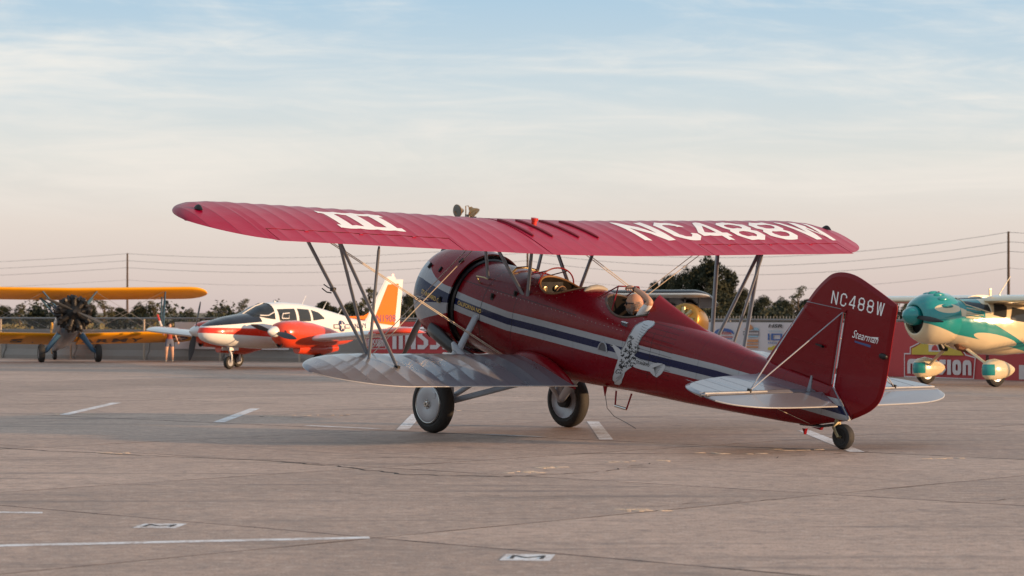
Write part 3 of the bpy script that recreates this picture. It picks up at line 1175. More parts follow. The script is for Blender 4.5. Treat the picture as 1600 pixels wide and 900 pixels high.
# landing gear --------------------------------------------------------
for sg in (1, -1):
    hub = lvl(0, sg * 1.17, .375)
    wh = MB()
    wh.lathe([(-.07, .24), (-.095, .29), (-.085, .335), (-.05, .368), (0, .377), (.05, .368), (.085, .335), (.095, .29), (.07, .24)], hub, (0, 1, 0), 48)
    wo = wh.build('wheel_tyre', M_rubber, bip)
    ds = MB()
    ds.lathe([(sg * .03, 0), (sg * .085, .02), (sg * .10, .05), (sg * .105, .20), (sg * .098, .235), (sg * .085, .252), (sg * .07, .25)], hub, (0, 1, 0), 40)
    ds.lathe([(-sg * .03, 0), (-sg * .04, .12), (-sg * .06, .22), (-sg * .085, .248), (-sg * .07, .25)], hub, (0, 1, 0), 40)
    do = ds.build('wheel_disc', M_wheel, wo)
    rm = MB()
    rm.rings([[hub + Vector((0, sg * (.096 + .006 * cos(b_)), 0)) + Vector((cos(a_), 0, sin(a_))) * (.245 + .006 * sin(b_)) for b_ in [k * pi / 3 for k in range(6)]] for a_ in [2 * pi * j / 40 for j in range(40)]], wrap=True)
    rm.build('rim', M_chrome, wo)
    hc = MB()
    hc.lathe([(sg * .09, .045), (sg * .12, .04), (sg * .13, .03), (sg * .13, .018), (sg * .10, .016), (sg * .10, 0)], hub, (0, 1, 0), 16)
    for k in range(8):
        a_ = k * pi / 4
        hc.box(hub + Vector((cos(a_) * .055, sg * .107, sin(a_) * .055)), (.014, .012, .014))
    hc.build('hub_cap', M_chrome, wo)
    vc = MB()
    vc.lathe([(sg * .104, .04), (sg * .108, .036), (sg * .108, .0)], hub + Vector((-.12, 0, .14)), (0, 1, 0), 14)
    vc.build('valve_cover', M_wheel, wo)
    br = MB()
    br.lathe([(-sg * .05, .11), (-sg * .12, .10), (-sg * .13, .05), (-sg * .14, 0)], hub, (0, 1, 0), 20)
    br.build('brake_drum', M_soot, wo)
    # gear struts
    def st2(a, b_, r, nm, mt=M_greyl, fl=.5):
        m_ = MB()
        a, b_ = Vector(a), Vector(b_)
        m_.tube([a, b_], r, 12, flat=fl, flatdir=(1, 0, 0))
        return m_.build(nm, mt, bip)
    inb = hub - Vector((0, sg * .14, 0))
    st2((.20, sg * .52, 1.56), (-.02, sg * .95, 1.10), .055, 'oleo_strut')
    sh = MB()
    sh.tube([(.14, sg * .92, 1.16), (.05, sg * .94, 1.11), (-.15, sg * .96, 1.03), (-.38, sg * .96, .96)], [.03, .055, .06, .02], 12)
    sh.build('shock_fairing', M_greyl, bip)
    sh = MB()
    sh.tube([(-.02, sg * .98, 1.08), (.04, sg * 1.02, .85), tuple(inb)], [.06, .08, .05], 12, flat=.7)
    sh.build('oleo_leg', M_greyl, bip)
    st2((-.15, sg * .30, .93), inb, .05, 'gear_strut')
    st2((-.98, sg * .30, .95), inb, .055, 'gear_strut')
    st2((-.02, sg * .95, 1.08), (-.45, sg * .42, 1.02), .03, 'gear_strut')
    lk = MB()
    lk.tube([inb, inb + Vector((-.05, -sg * .08, .12)), inb + Vector((-.02, -sg * .1, .25))], [.05, .06, .04], 10)
    lk.build('axle_fitting', M_greyl, bip)

# ---- windscreens
fr = MB()
hoop = [(-.66 - .10 * (1 - abs(cos(a_))) * 0, .31 * cos(a_), 2.06 + .27 * sin(a_) ** .8) for a_ in [pi * k / 16 for k in range(17)]]
fr.tube(hoop, .010, 8)
base = [(-.33 - .14 * sin(a_) * 0 + .06 * sin(a_), .33 * cos(a_), ftop(-.33, .33 * cos(a_)) + .008) for a_ in [pi * k / 16 for k in range(17)]]
base = [(-.62 + .36 * sin(a_), .34 * cos(a_), ftop(-.62 + .36 * sin(a_), .34 * cos(a_)) + .01) for a_ in [pi * k / 16 for k in range(17)]]
fr.tube(base, .010, 6)
for k in (5, 11):
    fr.tube([base[k], hoop[k]], .008, 6)
wf = fr.build('windscreen_frame', M_redg, bip)
gl = MB()
gl.rings([hoop, base], closed=False)
gl.build('windscreen_glass', M_glass, wf, fix=False)
fr = MB()
TL, TR = (-2.05, .20, 2.37), (-2.08, -.12, 2.37)
BL, BR = (-2.12, .32, 2.06), (-2.12, -.24, 2.10)
NL, NR = (-1.74, .24, ftop(-1.74, .24)), (-1.78, -.20, ftop(-1.78, -.20))
for a, b_ in ((TL, TR), (TL, BL), (TR, BR), (NL, TL), (NR, TR), (NL, NR), (NL, BL), (NR, BR)):
    fr.tube([a, b_], .009, 6)
wf2 = fr.build('windscreen_frame', M_redg, bip)
gl = MB()
gl.add([NL, NR, TR, TL, BL, BR], [(0, 1, 2, 3), (0, 3, 4), (1, 5, 2)])
gl.build('windscreen_glass', M_glass, wf2, fix=False, sm=False)
# instruments in the front cockpit and padded headrest
for (yy, zz) in ((.13, 2.04), (-.06, 2.05), (.02, 1.93), (.24, 1.90)):
    g_ = MB()
    g_.lathe([(0, .036), (.02, .036), (.022, .028), (.012, .026), (.012, 0)], (-.60, yy, zz), (-1, 0, 0), 14)
    g_.build('instrument_dial', M_brass, bip)
ip = MB()
ip.prism([(-.33, 1.75), (.33, 1.75), (.33, 2.0), (.2, 2.13), (-.2, 2.13), (-.33, 2.0)], lambda y, z: (-.57, y, z), lambda y, z: (-.59, y, z))
ip.build('instrument_panel', M_black, bip)
for xs_ in (-1.36, -2.74):
    se = MB()
    se.box((xs_ + .02, 0, 1.72), (.10, .48, .62), Matrix.Rotation(.12, 3, 'Y'))
    se.box((xs_ + .25, 0, 1.43), (.42, .46, .10))
    se.build('seat', M_leather, bip)
hr = MB()
hr.tube([(-1.44, -.20, 2.18), (-1.44, -.17, 2.195), (-1.44, -.1, 2.215), (-1.44, 0, 2.225), (-1.44, .1, 2.215), (-1.44, .17, 2.195), (-1.44, .2, 2.18)], [.01, .03, .04, .045, .04, .03, .01], 14)
hr.build('headrest', M_cream, bip)
exr = MB()
exr.tube([(-.05, .26, 2.13), (-.02, .15, 2.20), (-.02, 0, 2.21), (-.05, -.2, 2.17)], .018, 6)
exr.build('filler_neck', M_brass, bip)
exr = MB()
exr.tube([(.30, .47, 1.93), (.32, .53, 2.02), (.18, .52, 2.03), (.12, .50, 2.02)], .010, 6)
exr.build('grab_handle', M_brass, bip)

# ---- stripe lettering
def side_text(x0, z0, dz):
    return lambda X, Y: (x0 - X, fside(x0 - X, z0 + Y) + .004, z0 + Y + X * dz)
put_text('CALIFORNIA NO', side_text(.55, 1.592, -.055), .47, .055, 'stripe_lettering', M_gold, bip, bold=.01)
def cowl_text(X, Y):
    a0 = -.02
    x = 1.22 - X
    r0 = .704 if x < 1.1 else .704 - (x - 1.1) ** 2 * .62
    z = 1.605 + Y - X * .13
    return (x, sqrt(max(r0 * r0 - (z - CZ) ** 2, 0)) + .005, z)
put_text('STANDARD OF', cowl_text, .44, .06, 'stripe_lettering', M_gold, bip, bold=.01)

# ---- eagle emblem on the side
PXC = (-2.667, 1.629)
def sight(X, Z):
    p = bip_mat @ Vector((X, fside(X, Z), Z))
    a_ = math.atan((488 - 450) / 3834.0)
    yc = p.y * cos(a_) + (p.z - CAM_H) * sin(a_)
    zc = -p.y * sin(a_) + (p.z - CAM_H) * cos(a_)
    return 800 + 3834 * p.x / yc, 450 - 3834 * zc / yc
bip_mat = Matrix.Translation(PO) @ bip.rotation_euler.to_matrix().to_4x4()
def epx(u, v):
    U, V = 940 + u / 7.5, 490 + v / 7.5
    X, Z = PXC
    for _ in range(12):
        a, b_ = sight(X, Z)
        ax, bx_ = sight(X + .01, Z)
        az, bz_ = sight(X, Z + .01)
        j11, j12, j21, j22 = (ax - a) / .01, (az - a) / .01, (bx_ - b_) / .01, (bz_ - b_) / .01
        det = j11 * j22 - j12 * j21
        du, dv = U - a, V - b_
        X += max(-.15, min(.15, (j22 * du - j12 * dv) / det))
        Z += max(-.1, min(.1, (-j21 * du + j11 * dv) / det))
        Z = min(max(Z, 1.16), 2.13)
    return X, Z
def emb(off):
    def f_(u, v):
        X, Z = epx(u, v)
        return (X, fside(X, Z) + off, Z)
    return f_
M_eagle_w = simple('emblem white', (.44, .455, .48), .4, 0, .3, .05)
EW = [(230, 430), (250, 395), (275, 350), (300, 300), (325, 250), (350, 210), (372, 170), (400, 135), (440, 110), (490, 88), (550, 78), (595, 85), (607, 92), (612, 82), (630, 108), (622, 135), (590, 160),
      (545, 190), (520, 225), (495, 255), (470, 285), (455, 320), (440, 350), (430, 385), (425, 430), (405, 465), (385, 488), (400, 505), (450, 530), (520, 560), (575, 600), (610, 582), (660, 578), (710, 585),
      (745, 600), (750, 630), (735, 660), (700, 710), (650, 748), (610, 725), (585, 700), (570, 680), (480, 660), (400, 635), (370, 620), (335, 640), (300, 665), (275, 690), (265, 730), (245, 770), (235, 815), (210, 840),
      (180, 835), (152, 830), (150, 800), (130, 780), (130, 740), (150, 680), (165, 630), (185, 570), (200, 520), (185, 490), (160, 440), (140, 400), (125, 385), (105, 375), (110, 358), (135, 355), (165, 375), (200, 400)]
fit_poly(EW, [], emb(.005), 'eagle_emblem', M_eagle_w, bip, [40 * k for k in range(3, 19)], [40 * k for k in range(2, 21)])
em = bip.children[-1] if False else [o for o in bip.children if o.name.startswith('eagle_emblem')][0]
mbk = MB()
rnd = random.Random(5)
inner = [(260, 470), (290, 430), (330, 350), (360, 280), (330, 400), (300, 520), (250, 560), (220, 620), (340, 560), (370, 600), (380, 540), (330, 480), (300, 600), (270, 630), (210, 690), (390, 430), (420, 390), (350, 440)]
f5 = emb(.007)
def stroke(pts, wd):
    for i in range(len(pts) - 1):
        (xa, ya), (xb, yb) = pts[i], pts[i + 1]
        L_ = hypot(xb - xa, yb - ya) or 1
        nx, ny = -(yb - ya) / L_ * wd / 2, (xb - xa) / L_ * wd / 2
        mbk.add([f5(xa + nx, ya + ny), f5(xb + nx, yb + ny), f5(xb - nx, yb - ny), f5(xa - nx, ya - ny)], [(0, 1, 2, 3)])
inner += [(x + rnd.uniform(-22, 22), y + rnd.uniform(-26, 26)) for x, y in list(inner)] + [(x + rnd.uniform(-16, 16), y + rnd.uniform(-22, 22)) for x, y in list(inner)[:14]]
for (x, y) in inner:
    for k in range(2):
        a0 = rnd.uniform(0, 6.3)
        r0 = rnd.uniform(9, 22)
        ox, oy = rnd.uniform(-12, 12), rnd.uniform(-12, 12)
        n_ = rnd.randint(3, 6)
        stroke([(x + ox + r0 * cos(a0 + .6 * q), y + oy + r0 * sin(a0 + .6 * q)) for q in range(n_)], rnd.uniform(6, 13))
for k in range(12):   # feather lines
    q = k / 11
    x, y = 560 - 145 * q, 130 + 320 * q
    stroke([(x - 70 + 10 * q, y - 12), (x - 42, y + 6), (x - 12 - 10 * q, y + 14)], 4)
for k in range(8):
    q = k / 7
    stroke([(600 + 20 * q, 640), (640 + 90 * (1 - q), 590 + 140 * q)], 4)
for k in range(6):
    stroke([(250 - 14 * k, 700 + 10 * k), (235 - 14 * k, 760 + 10 * k)], 4)
stroke([(110, 368), (135, 372)], 12)
stroke([(q[0] + 5, q[1] + 4) for q in EW[0:10]], 5)
stroke([(q[0] - 4, q[1] - 3) for q in EW[14:27]], 4)
stroke([(q[0] + 3, q[1]) for q in EW[49:58]], 4)
stroke([(410, 520), (470, 545), (570, 610)], 4)
mbo = tag(mbk.build('emblem_linework', M_black, em, sm=False, fix=False), kind='stuff')
def etxt(X, Y):
    u = 412 + X * cos(.42)
    v = 585 + X * sin(.42) * .62 - Y
    return f5(u, v)
put_text('STANAVO', etxt, 165, 40, 'emblem_lettering', M_black, em, bold=.03)
# ================================================================== GROUND
def ground_mat(name, a, b_, s=1.0):
    m, nt, b = new_mat(name)
    x, y, z, v = coords(nt, 'World')
    n1 = noise(nt, v, .08 * s, 6)
    n2 = noise(nt, v, 2.5 * s, 6)
    c = mixc(nt, (n1 * .7 + n2 * .3).clamp(), a, b_)
    setc(nt, b, 'Base Color', c)
    setc(nt, b, 'Roughness', .95)
    bump(nt, b, n2, .6, .05)
    return m


def concrete_mat():
    m, nt, b = new_mat('worn apron concrete')
    x, y, z, v = coords(nt, 'World')
    oi = nt.nodes.new('ShaderNodeObjectInfo')
    rn = Sx(nt, oi.outputs['Random'])
    big = noise(nt, v, .35, 5, .6)
    mid = noise(nt, v, 2.2, 6, .65)
    grit = noise(nt, v, 55, 4, .7)
    grit2 = noise(nt, v, 16, 5, .7)
    f = (big * .30 + mid * .42 + rn * .14 + grit2 * .34 - .20).clamp()
    c = mixc(nt, smooth(f, .22, .74), (0.31, 0.200, 0.145), (0.67, 0.455, 0.345))
    mott = noise(nt, v, 7.0, 9, .78)
    c = mixc(nt, smooth(mott, .50, .64) * .70, c, (.20, .14, .115))
    c = mixc(nt, smooth(mott, .48, .36) * .40, c, (.72, .56, .46))
    # coarse aggregate
    vo = nt.nodes.new('ShaderNodeTexVoronoi')
    vo.inputs['Scale'].default_value = 38
    nt.links.new(v, vo.inputs['Vector'])
    ag = Sx(nt, vo.outputs['Color'])
    c = mixc(nt, smooth(grit, .52, .68) * .7, c, (.13, .09, .07))
    c = mixc(nt, smooth(grit, .48, .32) * .5, c, (.68, .58, .50))
    # long faint dark drag streaks and oil stains
    st = noise(nt, comb(nt, x * .16 + y * .02, y * 1.6, 0.0), 1.3, 5, .6)
    c = mixc(nt, smooth(st, .54, .70) * .50, c, (.10, .075, .065))
    oil = noise(nt, v, .8, 4, .5, 1.2)
    c = mixc(nt, smooth(oil, .64, .74) * .35, c, (.07, .055, .05))
    # orange rust stains and pale spalls
    sp = noise(nt, comb(nt, x * 1.4, y * .9, 0.0), 2.2, 5, .7, 2.0)
    c = mixc(nt, smooth(sp, .715, .75) * .45, c, (.52, .27, .13))
    sp2 = noise(nt, comb(nt, x * 1.2 + 7.0, y * .8, 3.0), 2.9, 6, .75, 2.5)
    c = mixc(nt, smooth(sp2, .715, .75) * .45, c, (.60, .52, .45))
    # tyre arcs near the biplane
    def arc(cx_, cy_, r, wd, x0, x1):
        dx = x - cx_
        dy = y - cy_
        d = ((dx * dx + dy * dy).pow(.5) - r).abs()
        return smooth(d, wd, wd * .3) * smooth(x, x0, x0 + .6) * smooth(x, x1, x1 - .6)
    tr = arc(4.0, 33.5, 8.6, .08, -4.2, -.2) + arc(4.2, 33.5, 6.9, .07, -2.4, 1.2) + arc(-9.5, 10.5, 18.0, .10, -3, 4)
    c = mixc(nt, (tr * (mid * .8)).clamp() * .5, c, (.05, .04, .038))
    setc(nt, b, 'Base Color', c)
    setc(nt, b, 'Roughness', (mid * .3 + .50).clamp())
    setc(nt, b, 'Specular IOR Level', .5)
    bump(nt, b, grit * .5 + grit2 * .8 + mid * 1.2 - smooth(sp2, .70, .74) * .8, .55, .012)
    return m


M_conc = concrete_mat()
M_joint = simple('dirty joint filler', (.035, .028, .024), .95, 0, 0, .3, 3, .4)
g = MB()
g.add([(-4000, -300, -.06), (4000, -300, -.06), (4000, 6000, -.06), (-4000, 6000, -.06)], [(0, 1, 2, 3)])
tag(g.build('ground', ground_mat('dry field', (.10, .085, .05), (.20, .15, .09)), sm=False), kind='structure')
g = MB()
g.add([(-70, -40, -.007), (70, -40, -.007), (70, 52, -.007), (-70, 112, -.007)], [(0, 1, 2, 3)])
apron = tag(g.build('apron', M_joint, sm=False), kind='structure')
SL = 5.5
ang0 = atan2(-.90, 1.0)
ud = Vector((cos(ang0), sin(ang0), 0))
vd = Vector((-sin(ang0), cos(ang0), 0))
# joint L1 passes (0, 31.0); a cross joint passes (0, 18.1)
o1 = vd.dot(Vector((0, 31.0, 0)))
o2 = ud.dot(Vector((0, 18.1, 0)))
def fence_y(X):
    pts = [(-80, 113), (-17.5, 84), (-6.7, 77), (-1.0, 75.5), (12.6, 54.5), (16.5, 49), (60, -22)]
    for i in range(len(pts) - 1):
        if pts[i][0] <= X <= pts[i + 1][0]:
            q = (X - pts[i][0]) / (pts[i + 1][0] - pts[i][0])
            return pts[i][1] + (pts[i + 1][1] - pts[i][1]) * q
    return 60
protos = []
for k in range(5):
    h = SL / 2 - .0045
    m_ = MB()
    rn_ = random.Random(k)
    ed = []
    for (a, b_, n_) in (((-h, -h), (h, -h), 14), ((h, -h), (h, h), 14), ((h, h), (-h, h), 14), ((-h, h), (-h, -h), 14)):
        for i in range(n_):
            q = i / n_
            j_ = (rn_.random() ** 3) * .018 if i else 0.0
            x = a[0] + (b_[0] - a[0]) * q
            y = a[1] + (b_[1] - a[1]) * q
            s_ = 1 - j_ / h
            ed.append((x * s_, y * s_))
    n_ = len(ed)
    # bevelled lip
    vs = [(x, y, -.035) for x, y in ed] + [(x, y, -.002) for x, y in ed] + [(x * .9988, y * .9988, 0) for x, y in ed]
    fs = [(i, (i + 1) % n_, (i + 1) % n_ + n_, i + n_) for i in range(n_)] + [(i + n_, (i + 1) % n_ + n_, (i + 1) % n_ + 2 * n_, i + 2 * n_) for i in range(n_)] + [tuple(range(2 * n_, 3 * n_))]
    m_.add(vs, fs)
    m_.m = [1] * (2 * n_) + [0]
    protos.append(m_.mesh('slab', [M_conc, M_joint], sm=False))
rs = random.Random(3)
cnt = 0
for i in range(-30, 30):
    for j in range(-30, 30):
        c = vd * (o1 + (i + .5) * SL) + ud * (o2 + (j + .5) * SL)
        X, Y = c.x, c.y
        if Y < -6 or Y > 92 or abs(X) > 9 + Y * .31:
            continue
        if X < 60 and Y > fence_y(max(-79, min(59, X))) + 5:
            continue
        s_ = bpy.data.objects.new('slab', protos[rs.randrange(5)])
        COL.objects.link(s_)
        s_.parent = apron
        s_.location = (X, Y, 0)
        s_.rotation_euler = (0, 0, ang0 + rs.randrange(4) * pi / 2)
        cnt += 1
# cracks: thin irregular ribbons of crack filler
M_crack = simple('crack filler', (.022, .018, .016), .9, 0, 0, .4, 9)
def ribbon(pts, w0, name, mat, seed=0, z=.0020, jit=.03, sub=10, gap=.0):
    r_ = random.Random(seed)
    P_ = []
    for i in range(len(pts) - 1):
        a, b_ = Vector((*pts[i], 0)), Vector((*pts[i + 1], 0))
        d = (b_ - a)
        n_ = Vector((-d.y, d.x, 0)).normalized()
        for k in range(sub):
            P_.append(a + d * k / sub + n_ * r_.gauss(0, jit))
    P_.append(Vector((*pts[-1], 0)))
    m_ = MB()
    for i in range(len(P_) - 1):
        if r_.random() < gap:
            continue
        a, b_ = P_[i], P_[i + 1]
        d = (b_ - a).normalized()
        n_ = Vector((-d.y, d.x, 0))
        wa = w0 * r_.uniform(.4, 1.5) / 2
        wb = w0 * r_.uniform(.4, 1.5) / 2
        m_.add([a + n_ * wa + Vector((0, 0, z)), b_ + n_ * wb + Vector((0, 0, z)), b_ - n_ * wb + Vector((0, 0, z)), a - n_ * wa + Vector((0, 0, z))], [(0, 1, 2, 3)])
    return m_.build(name, mat, apron, sm=False)
ribbon([(-8, 30.0), (-5.91, 28.34), (-4.21, 26.94), (-2.71, 26.01), (-1.83, 25.03), (-.99, 23.66), (0, 23.38)], .035, 'crack', M_crack, 1, jit=.035)
ribbon([(0, 23.38), (.9, 24.2), (1.5, 25.6), (2.4, 26.2), (4.0, 27.6)], .02, 'crack', M_crack, 2, jit=.05, gap=.4)
ribbon([(-2.7, 26.0), (-1.4, 26.4), (0, 26.9), (1.7, 27.4)], .018, 'crack', M_crack, 3, jit=.05, gap=.45)
ribbon([(-6.8, 37.5), (-4.8, 37.6), (-3.2, 36.6), (-1.4, 38.8)], .03, 'crack', M_crack, 4, jit=.06, gap=.35)
ribbon([(-3.9, 22.5), (-2.4, 22.0), (-1.0, 21.0), (.5, 20.8)], .012, 'crack', M_crack, 5, jit=.04, gap=.5)
ribbon([(1.0, 19.8), (2.3, 20.6), (3.6, 20.2), (5, 21.0)], .012, 'crack', M_crack, 6, jit=.04, gap=.5)
for (pa, pb, sd_) in (((-7.2, 37.48), (8.5, 23.35), 21),):
    ribbon([pa, ((pa[0] + pb[0]) / 2, (pa[1] + pb[1]) / 2), pb], .022, 'joint_sealant', M_crack, sd_, jit=.006, sub=40, gap=.12)
M_spall = simple('fresh broken concrete', (.56, .44, .34), .9, 0, 0, .3, 30, .6)
rs = random.Random(11)
for (X, Y, L_) in ((2.35, 27.2, .9), (1.35, 25.8, .7), (.45, 24.7, .5), (-4.4, 27.3, .3), (-6.6, 37.6, .8), (-2.9, 37.4, .9), (1.05, 19.4, .35), (-3.6, 36.9, .4), (3.2, 27.9, .6), (4.6, 26.2, .5), (-1.2, 39.0, .7), (.1, 24.0, .4)):
    m_ = MB()
    for k in range(7):
        cx_, cy_ = X + rs.uniform(-.5, .5) * L_, Y + rs.uniform(-.15, .15)
        r0 = rs.uniform(.01, .045)
        n_ = 7
        ring_ = [(cx_ + r0 * rs.uniform(.7, 1.8) * cos(2 * pi * q / n_) * 1.6, cy_ + r0 * rs.uniform(.6, 1.2) * sin(2 * pi * q / n_)) for q in range(n_)]
        m_.add([(x, y, .001) for x, y in ring_] + [(cx_ + (x - cx_) * .7, cy_ + (y - cy_) * .7, .007) for x, y in ring_],
               [(q, (q + 1) % n_, (q + 1) % n_ + n_, q + n_) for q in range(n_)] + [tuple(range(n_, 2 * n_))])
    m_.build('spalled_patch', M_spall, apron, sm=False)


def worn_white():
    m, nt, b = new_mat('worn white road paint')
    x, y, z, v = coords(nt, 'World')
    n = noise(nt, v, 30, 5, .7)
    n2 = noise(nt, v, 4, 4, .6)
    setc(nt, b, 'Base Color', mixc(nt, smooth(n * .6 + n2 * .4, .42, .62), (.82, .80, .80), (.46, .36, .31)))
    setc(nt, b, 'Roughness', .8)
    return m
M_road = worn_white()
def mark(quad, name='painted_line'):
    m_ = MB()
    m_.add([(x, y, .0022) for x, y in quad], [(0, 1, 2, 3)])
    return m_.build(name, M_road, apron, sm=False)
for k, (X, Y) in enumerate(((-6.85, 37.55), (-4.18, 34.95), (-1.46, 32.75), (1.16, 30.2), (3.87, 27.55), (6.5, 25.1), (-9.5, 40.1))):
    mark([(X - .085, Y), (X + .085, Y), (X + .085, Y + 5.0), (X - .085, Y + 5.0)])
mark([(-9, 15.05), (-.98, 16.98), (-1.0, 17.14), (-9, 15.2)])
def glyph_patch(X, Y, w_, d_, rot, name):
    R2 = Matrix.Rotation(rot, 2)
    q = [R2 @ Vector(p) for p in ((-w_ / 2, -d_ / 2), (w_ / 2, -d_ / 2), (w_ / 2, d_ / 2), (-w_ / 2, d_ / 2))]
    o = mark([(X + p.x, Y + p.y) for p in q], 'painted_patch')
    m_ = MB()
    for (a, b_, wd) in (((-.6, -.5), (-.6, .5), .12), ((-.6, .5), (0, -.2), .14), ((0, -.2), (.6, .5), .14), ((.6, .5), (.6, -.5), .12)):
        a = R2 @ Vector((a[0] * w_ / 2, a[1] * d_ / 2))
        b_ = R2 @ Vector((b_[0] * w_ / 2, b_[1] * d_ / 2))
        d = (b_ - a).normalized()
        n_ = Vector((-d.y, d.x)) * wd * w_ / 3
        m_.add([(X + p.x, Y + p.y, .0045) for p in (a + n_, b_ + n_, b_ - n_, a - n_)], [(0, 1, 2, 3)])
    m_.build('stencilled_letter', simple('black road paint', (.04, .04, .045), .8), apron, sm=False)
glyph_patch(.10, 15.68, .32, .42, -.1, 'M')
glyph_patch(-2.58, 18.0, .32, .38, -.1, 'M')
mark([(-4.3, 19.2), (-3.65, 19.1), (-3.68, 19.25), (-4.3, 19.32)])
mark([(-2.9, 33.9), (-1.9, 33.0), (-1.75, 33.05), (-2.8, 34.05)])
mark([(-.4, 31.45), (.3, 30.85), (.45, 30.9), (-.25, 31.55)])

# ================================================================== FENCE, BARRIER, BANNERS
def chain_mat():
    m, nt, b = new_mat('galvanised chain link')
    x, y, z, v = coords(nt)
    s_ = 20.0
    a = ((x + z) * s_).pingpong(.5)
    c = ((x - z) * s_).pingpong(.5)
    mask = ((a < .045) + (c < .045)).clamp()
    setc(nt, b, 'Base Color', (.30, .28, .26))
    setc(nt, b, 'Metallic', .3)
    setc(nt, b, 'Roughness', .5)
    setc(nt, b, 'Alpha', mask)
    return m
M_chain = chain_mat()
M_galv = simple('galvanised steel', (.24, .23, .23), .5, .4, 0, .15)
M_tan = simple('weathered fence post', (.42, .34, .27), .7, 0, 0, .15)
FP = [(-34, 91.5), (-17.5, 84), (-6.7, 77.4), (-1.0, 75.8), (12.6, 54.93), (16.5, 49.2), (26, 35.0)]
def fseg(i):
    a, b_ = Vector((*FP[i], 0)), Vector((*FP[i + 1], 0))
    return a, b_, (b_ - a).length, (b_ - a).normalized()
fence = empty('chain_link_fence', (-17.5, 84, 0), label='long grey chain-link fence with spiked top rail behind the parked aircraft', cat='fence')
fo = Vector((-17.5, 84, 0))
for i in range(len(FP) - 1):
    a, b_, L_, d = fseg(i)
    ra = atan2(d.y, d.x)
    def P3(s_, z, off=0.0):
        n_ = Vector((-d.y, d.x, 0))
        return a + d * s_ + n_ * off + Vector((0, 0, z)) - fo
    n_ = max(1, int(round(L_ / 3.0)))
    for k in range(n_):
        m_ = MB()
        s_ = L_ * k / n_
        m_.tube([P3(s_, -.06), P3(s_, 1.37)], .035, 8)
        m_.build('fence_post', M_tan if i < 3 else M_galv, fence)
    for z in ((1.37, .95) if i < 2 else (1.37,)):
        m_ = MB()
        m_.tube([P3(0, z), P3(L_, z)], .028 if z > 1.3 else .016, 6)
        m_.build('top_rail', M_galv, fence)
    m_ = MB()
    m_.add([(0, 0, .02), (L_, 0, .02), (L_, 0, 1.36), (0, 0, 1.36)], [(0, 1, 2, 3)])
    o = m_.build('wire_mesh', M_chain, fence, sm=False)
    o.location = a - fo
    o.rotation_euler = (0, 0, ra)
    if i >= 2:
        m_ = MB()
        for k in range(int(L_ / .13)):
            s_ = k * .13
            p = P3(s_, 1.37)
            m_.box(p + Vector((0, 0, .05)), (.018, .018, .10))
        sp_ = m_.build('fence_spikes', M_galv, fence)
        tag(sp_, kind='stuff')
        m_ = MB()
        m_.tube([P3(0, 1.30), P3(L_, 1.30)], .022, 6)
        m_.build('middle_rail', M_galv, fence)
# low concrete barrier behind the chain link on the left
M_barr = simple('grey barrier concrete', (.30, .265, .24), .9, 0, 0, .18, 2, .3)
bar = empty('concrete_barrier', (-17.5, 84.6, 0), label='low grey concrete barrier wall behind the yellow biplane and the twin', cat='barrier')
for i in range(0, 4):
    a, b_, L_, d = fseg(i)
    nn = Vector((-d.y, d.x, 0))
    k_ = max(1, int(round(L_ / 3.6)))
    for k in range(k_):
        s0, s1 = L_ * k / k_ + .02, L_ * (k + 1) / k_ - .02
        prof = [(.15, -.06), (.15, .12), (.28, .32), (.34, 1.0 if i < 2 else .9), (.50, 1.0 if i < 2 else .9), (.56, .32), (.7, .12), (.7, -.06)]
        m_ = MB()
        m_.rings([[a + d * s_ + nn * q[0] + Vector((0, 0, q[1])) - Vector((-17.5, 84.6, 0)) for q in prof] for s_ in (s0, s1)])
        m_.build('barrier_segment', M_barr, bar, sm=False)


def banner(i, s0, s1, z0, z1, mat, label, name='banner'):
    """a vinyl sheet tied to the camera side of fence segment i, slightly rippled; local X along, Z up"""
    a, b_, L_, d = fseg(i)
    nn = Vector((-d.y, d.x, 0))
    o0 = a + d * s0 - nn * .07
    e = empty(name, o0, (0, 0, atan2(d.y, d.x)), label, 'banner')
    n_ = max(4, int((s1 - s0) * 4))
    m_ = MB()
    m_.grid(lambda u, v: (u, .012 * sin(u * 5.1 + v * 2) + .008 * sin(u * 13 + v), v), [(s1 - s0) * k / n_ for k in range(n_ + 1)], [z0 + (z1 - z0) * k / 4 for k in range(5)])
    sh = m_.build('banner_sheet', mat, e, fix=False)
    return e, s1 - s0
def bfn(x0, z0, off=.03):
    return lambda X, Y: (x0 + X, -off, z0 + Y)
M_bred = simple('red vinyl', (.50, .055, .06), .5, 0, 0, .1, 1.5)
M_bwh = simple('white vinyl', (.66, .58, .58), .5, 0, 0, .05, 2)
M_bmag = simple('white banner print', (.68, .62, .62), .5, 0, 0, .04, 4)
M_yel = simple('yellow print', (.62, .45, .06), .5)
M_blu = simple('blue print', (.05, .12, .34), .5)
M_org = simple('orange print', (.62, .25, .10), .5)
M_lblu = simple('light blue print', (.30, .48, .58), .5)
M_dk = simple('dark print', (.06, .05, .05), .5)


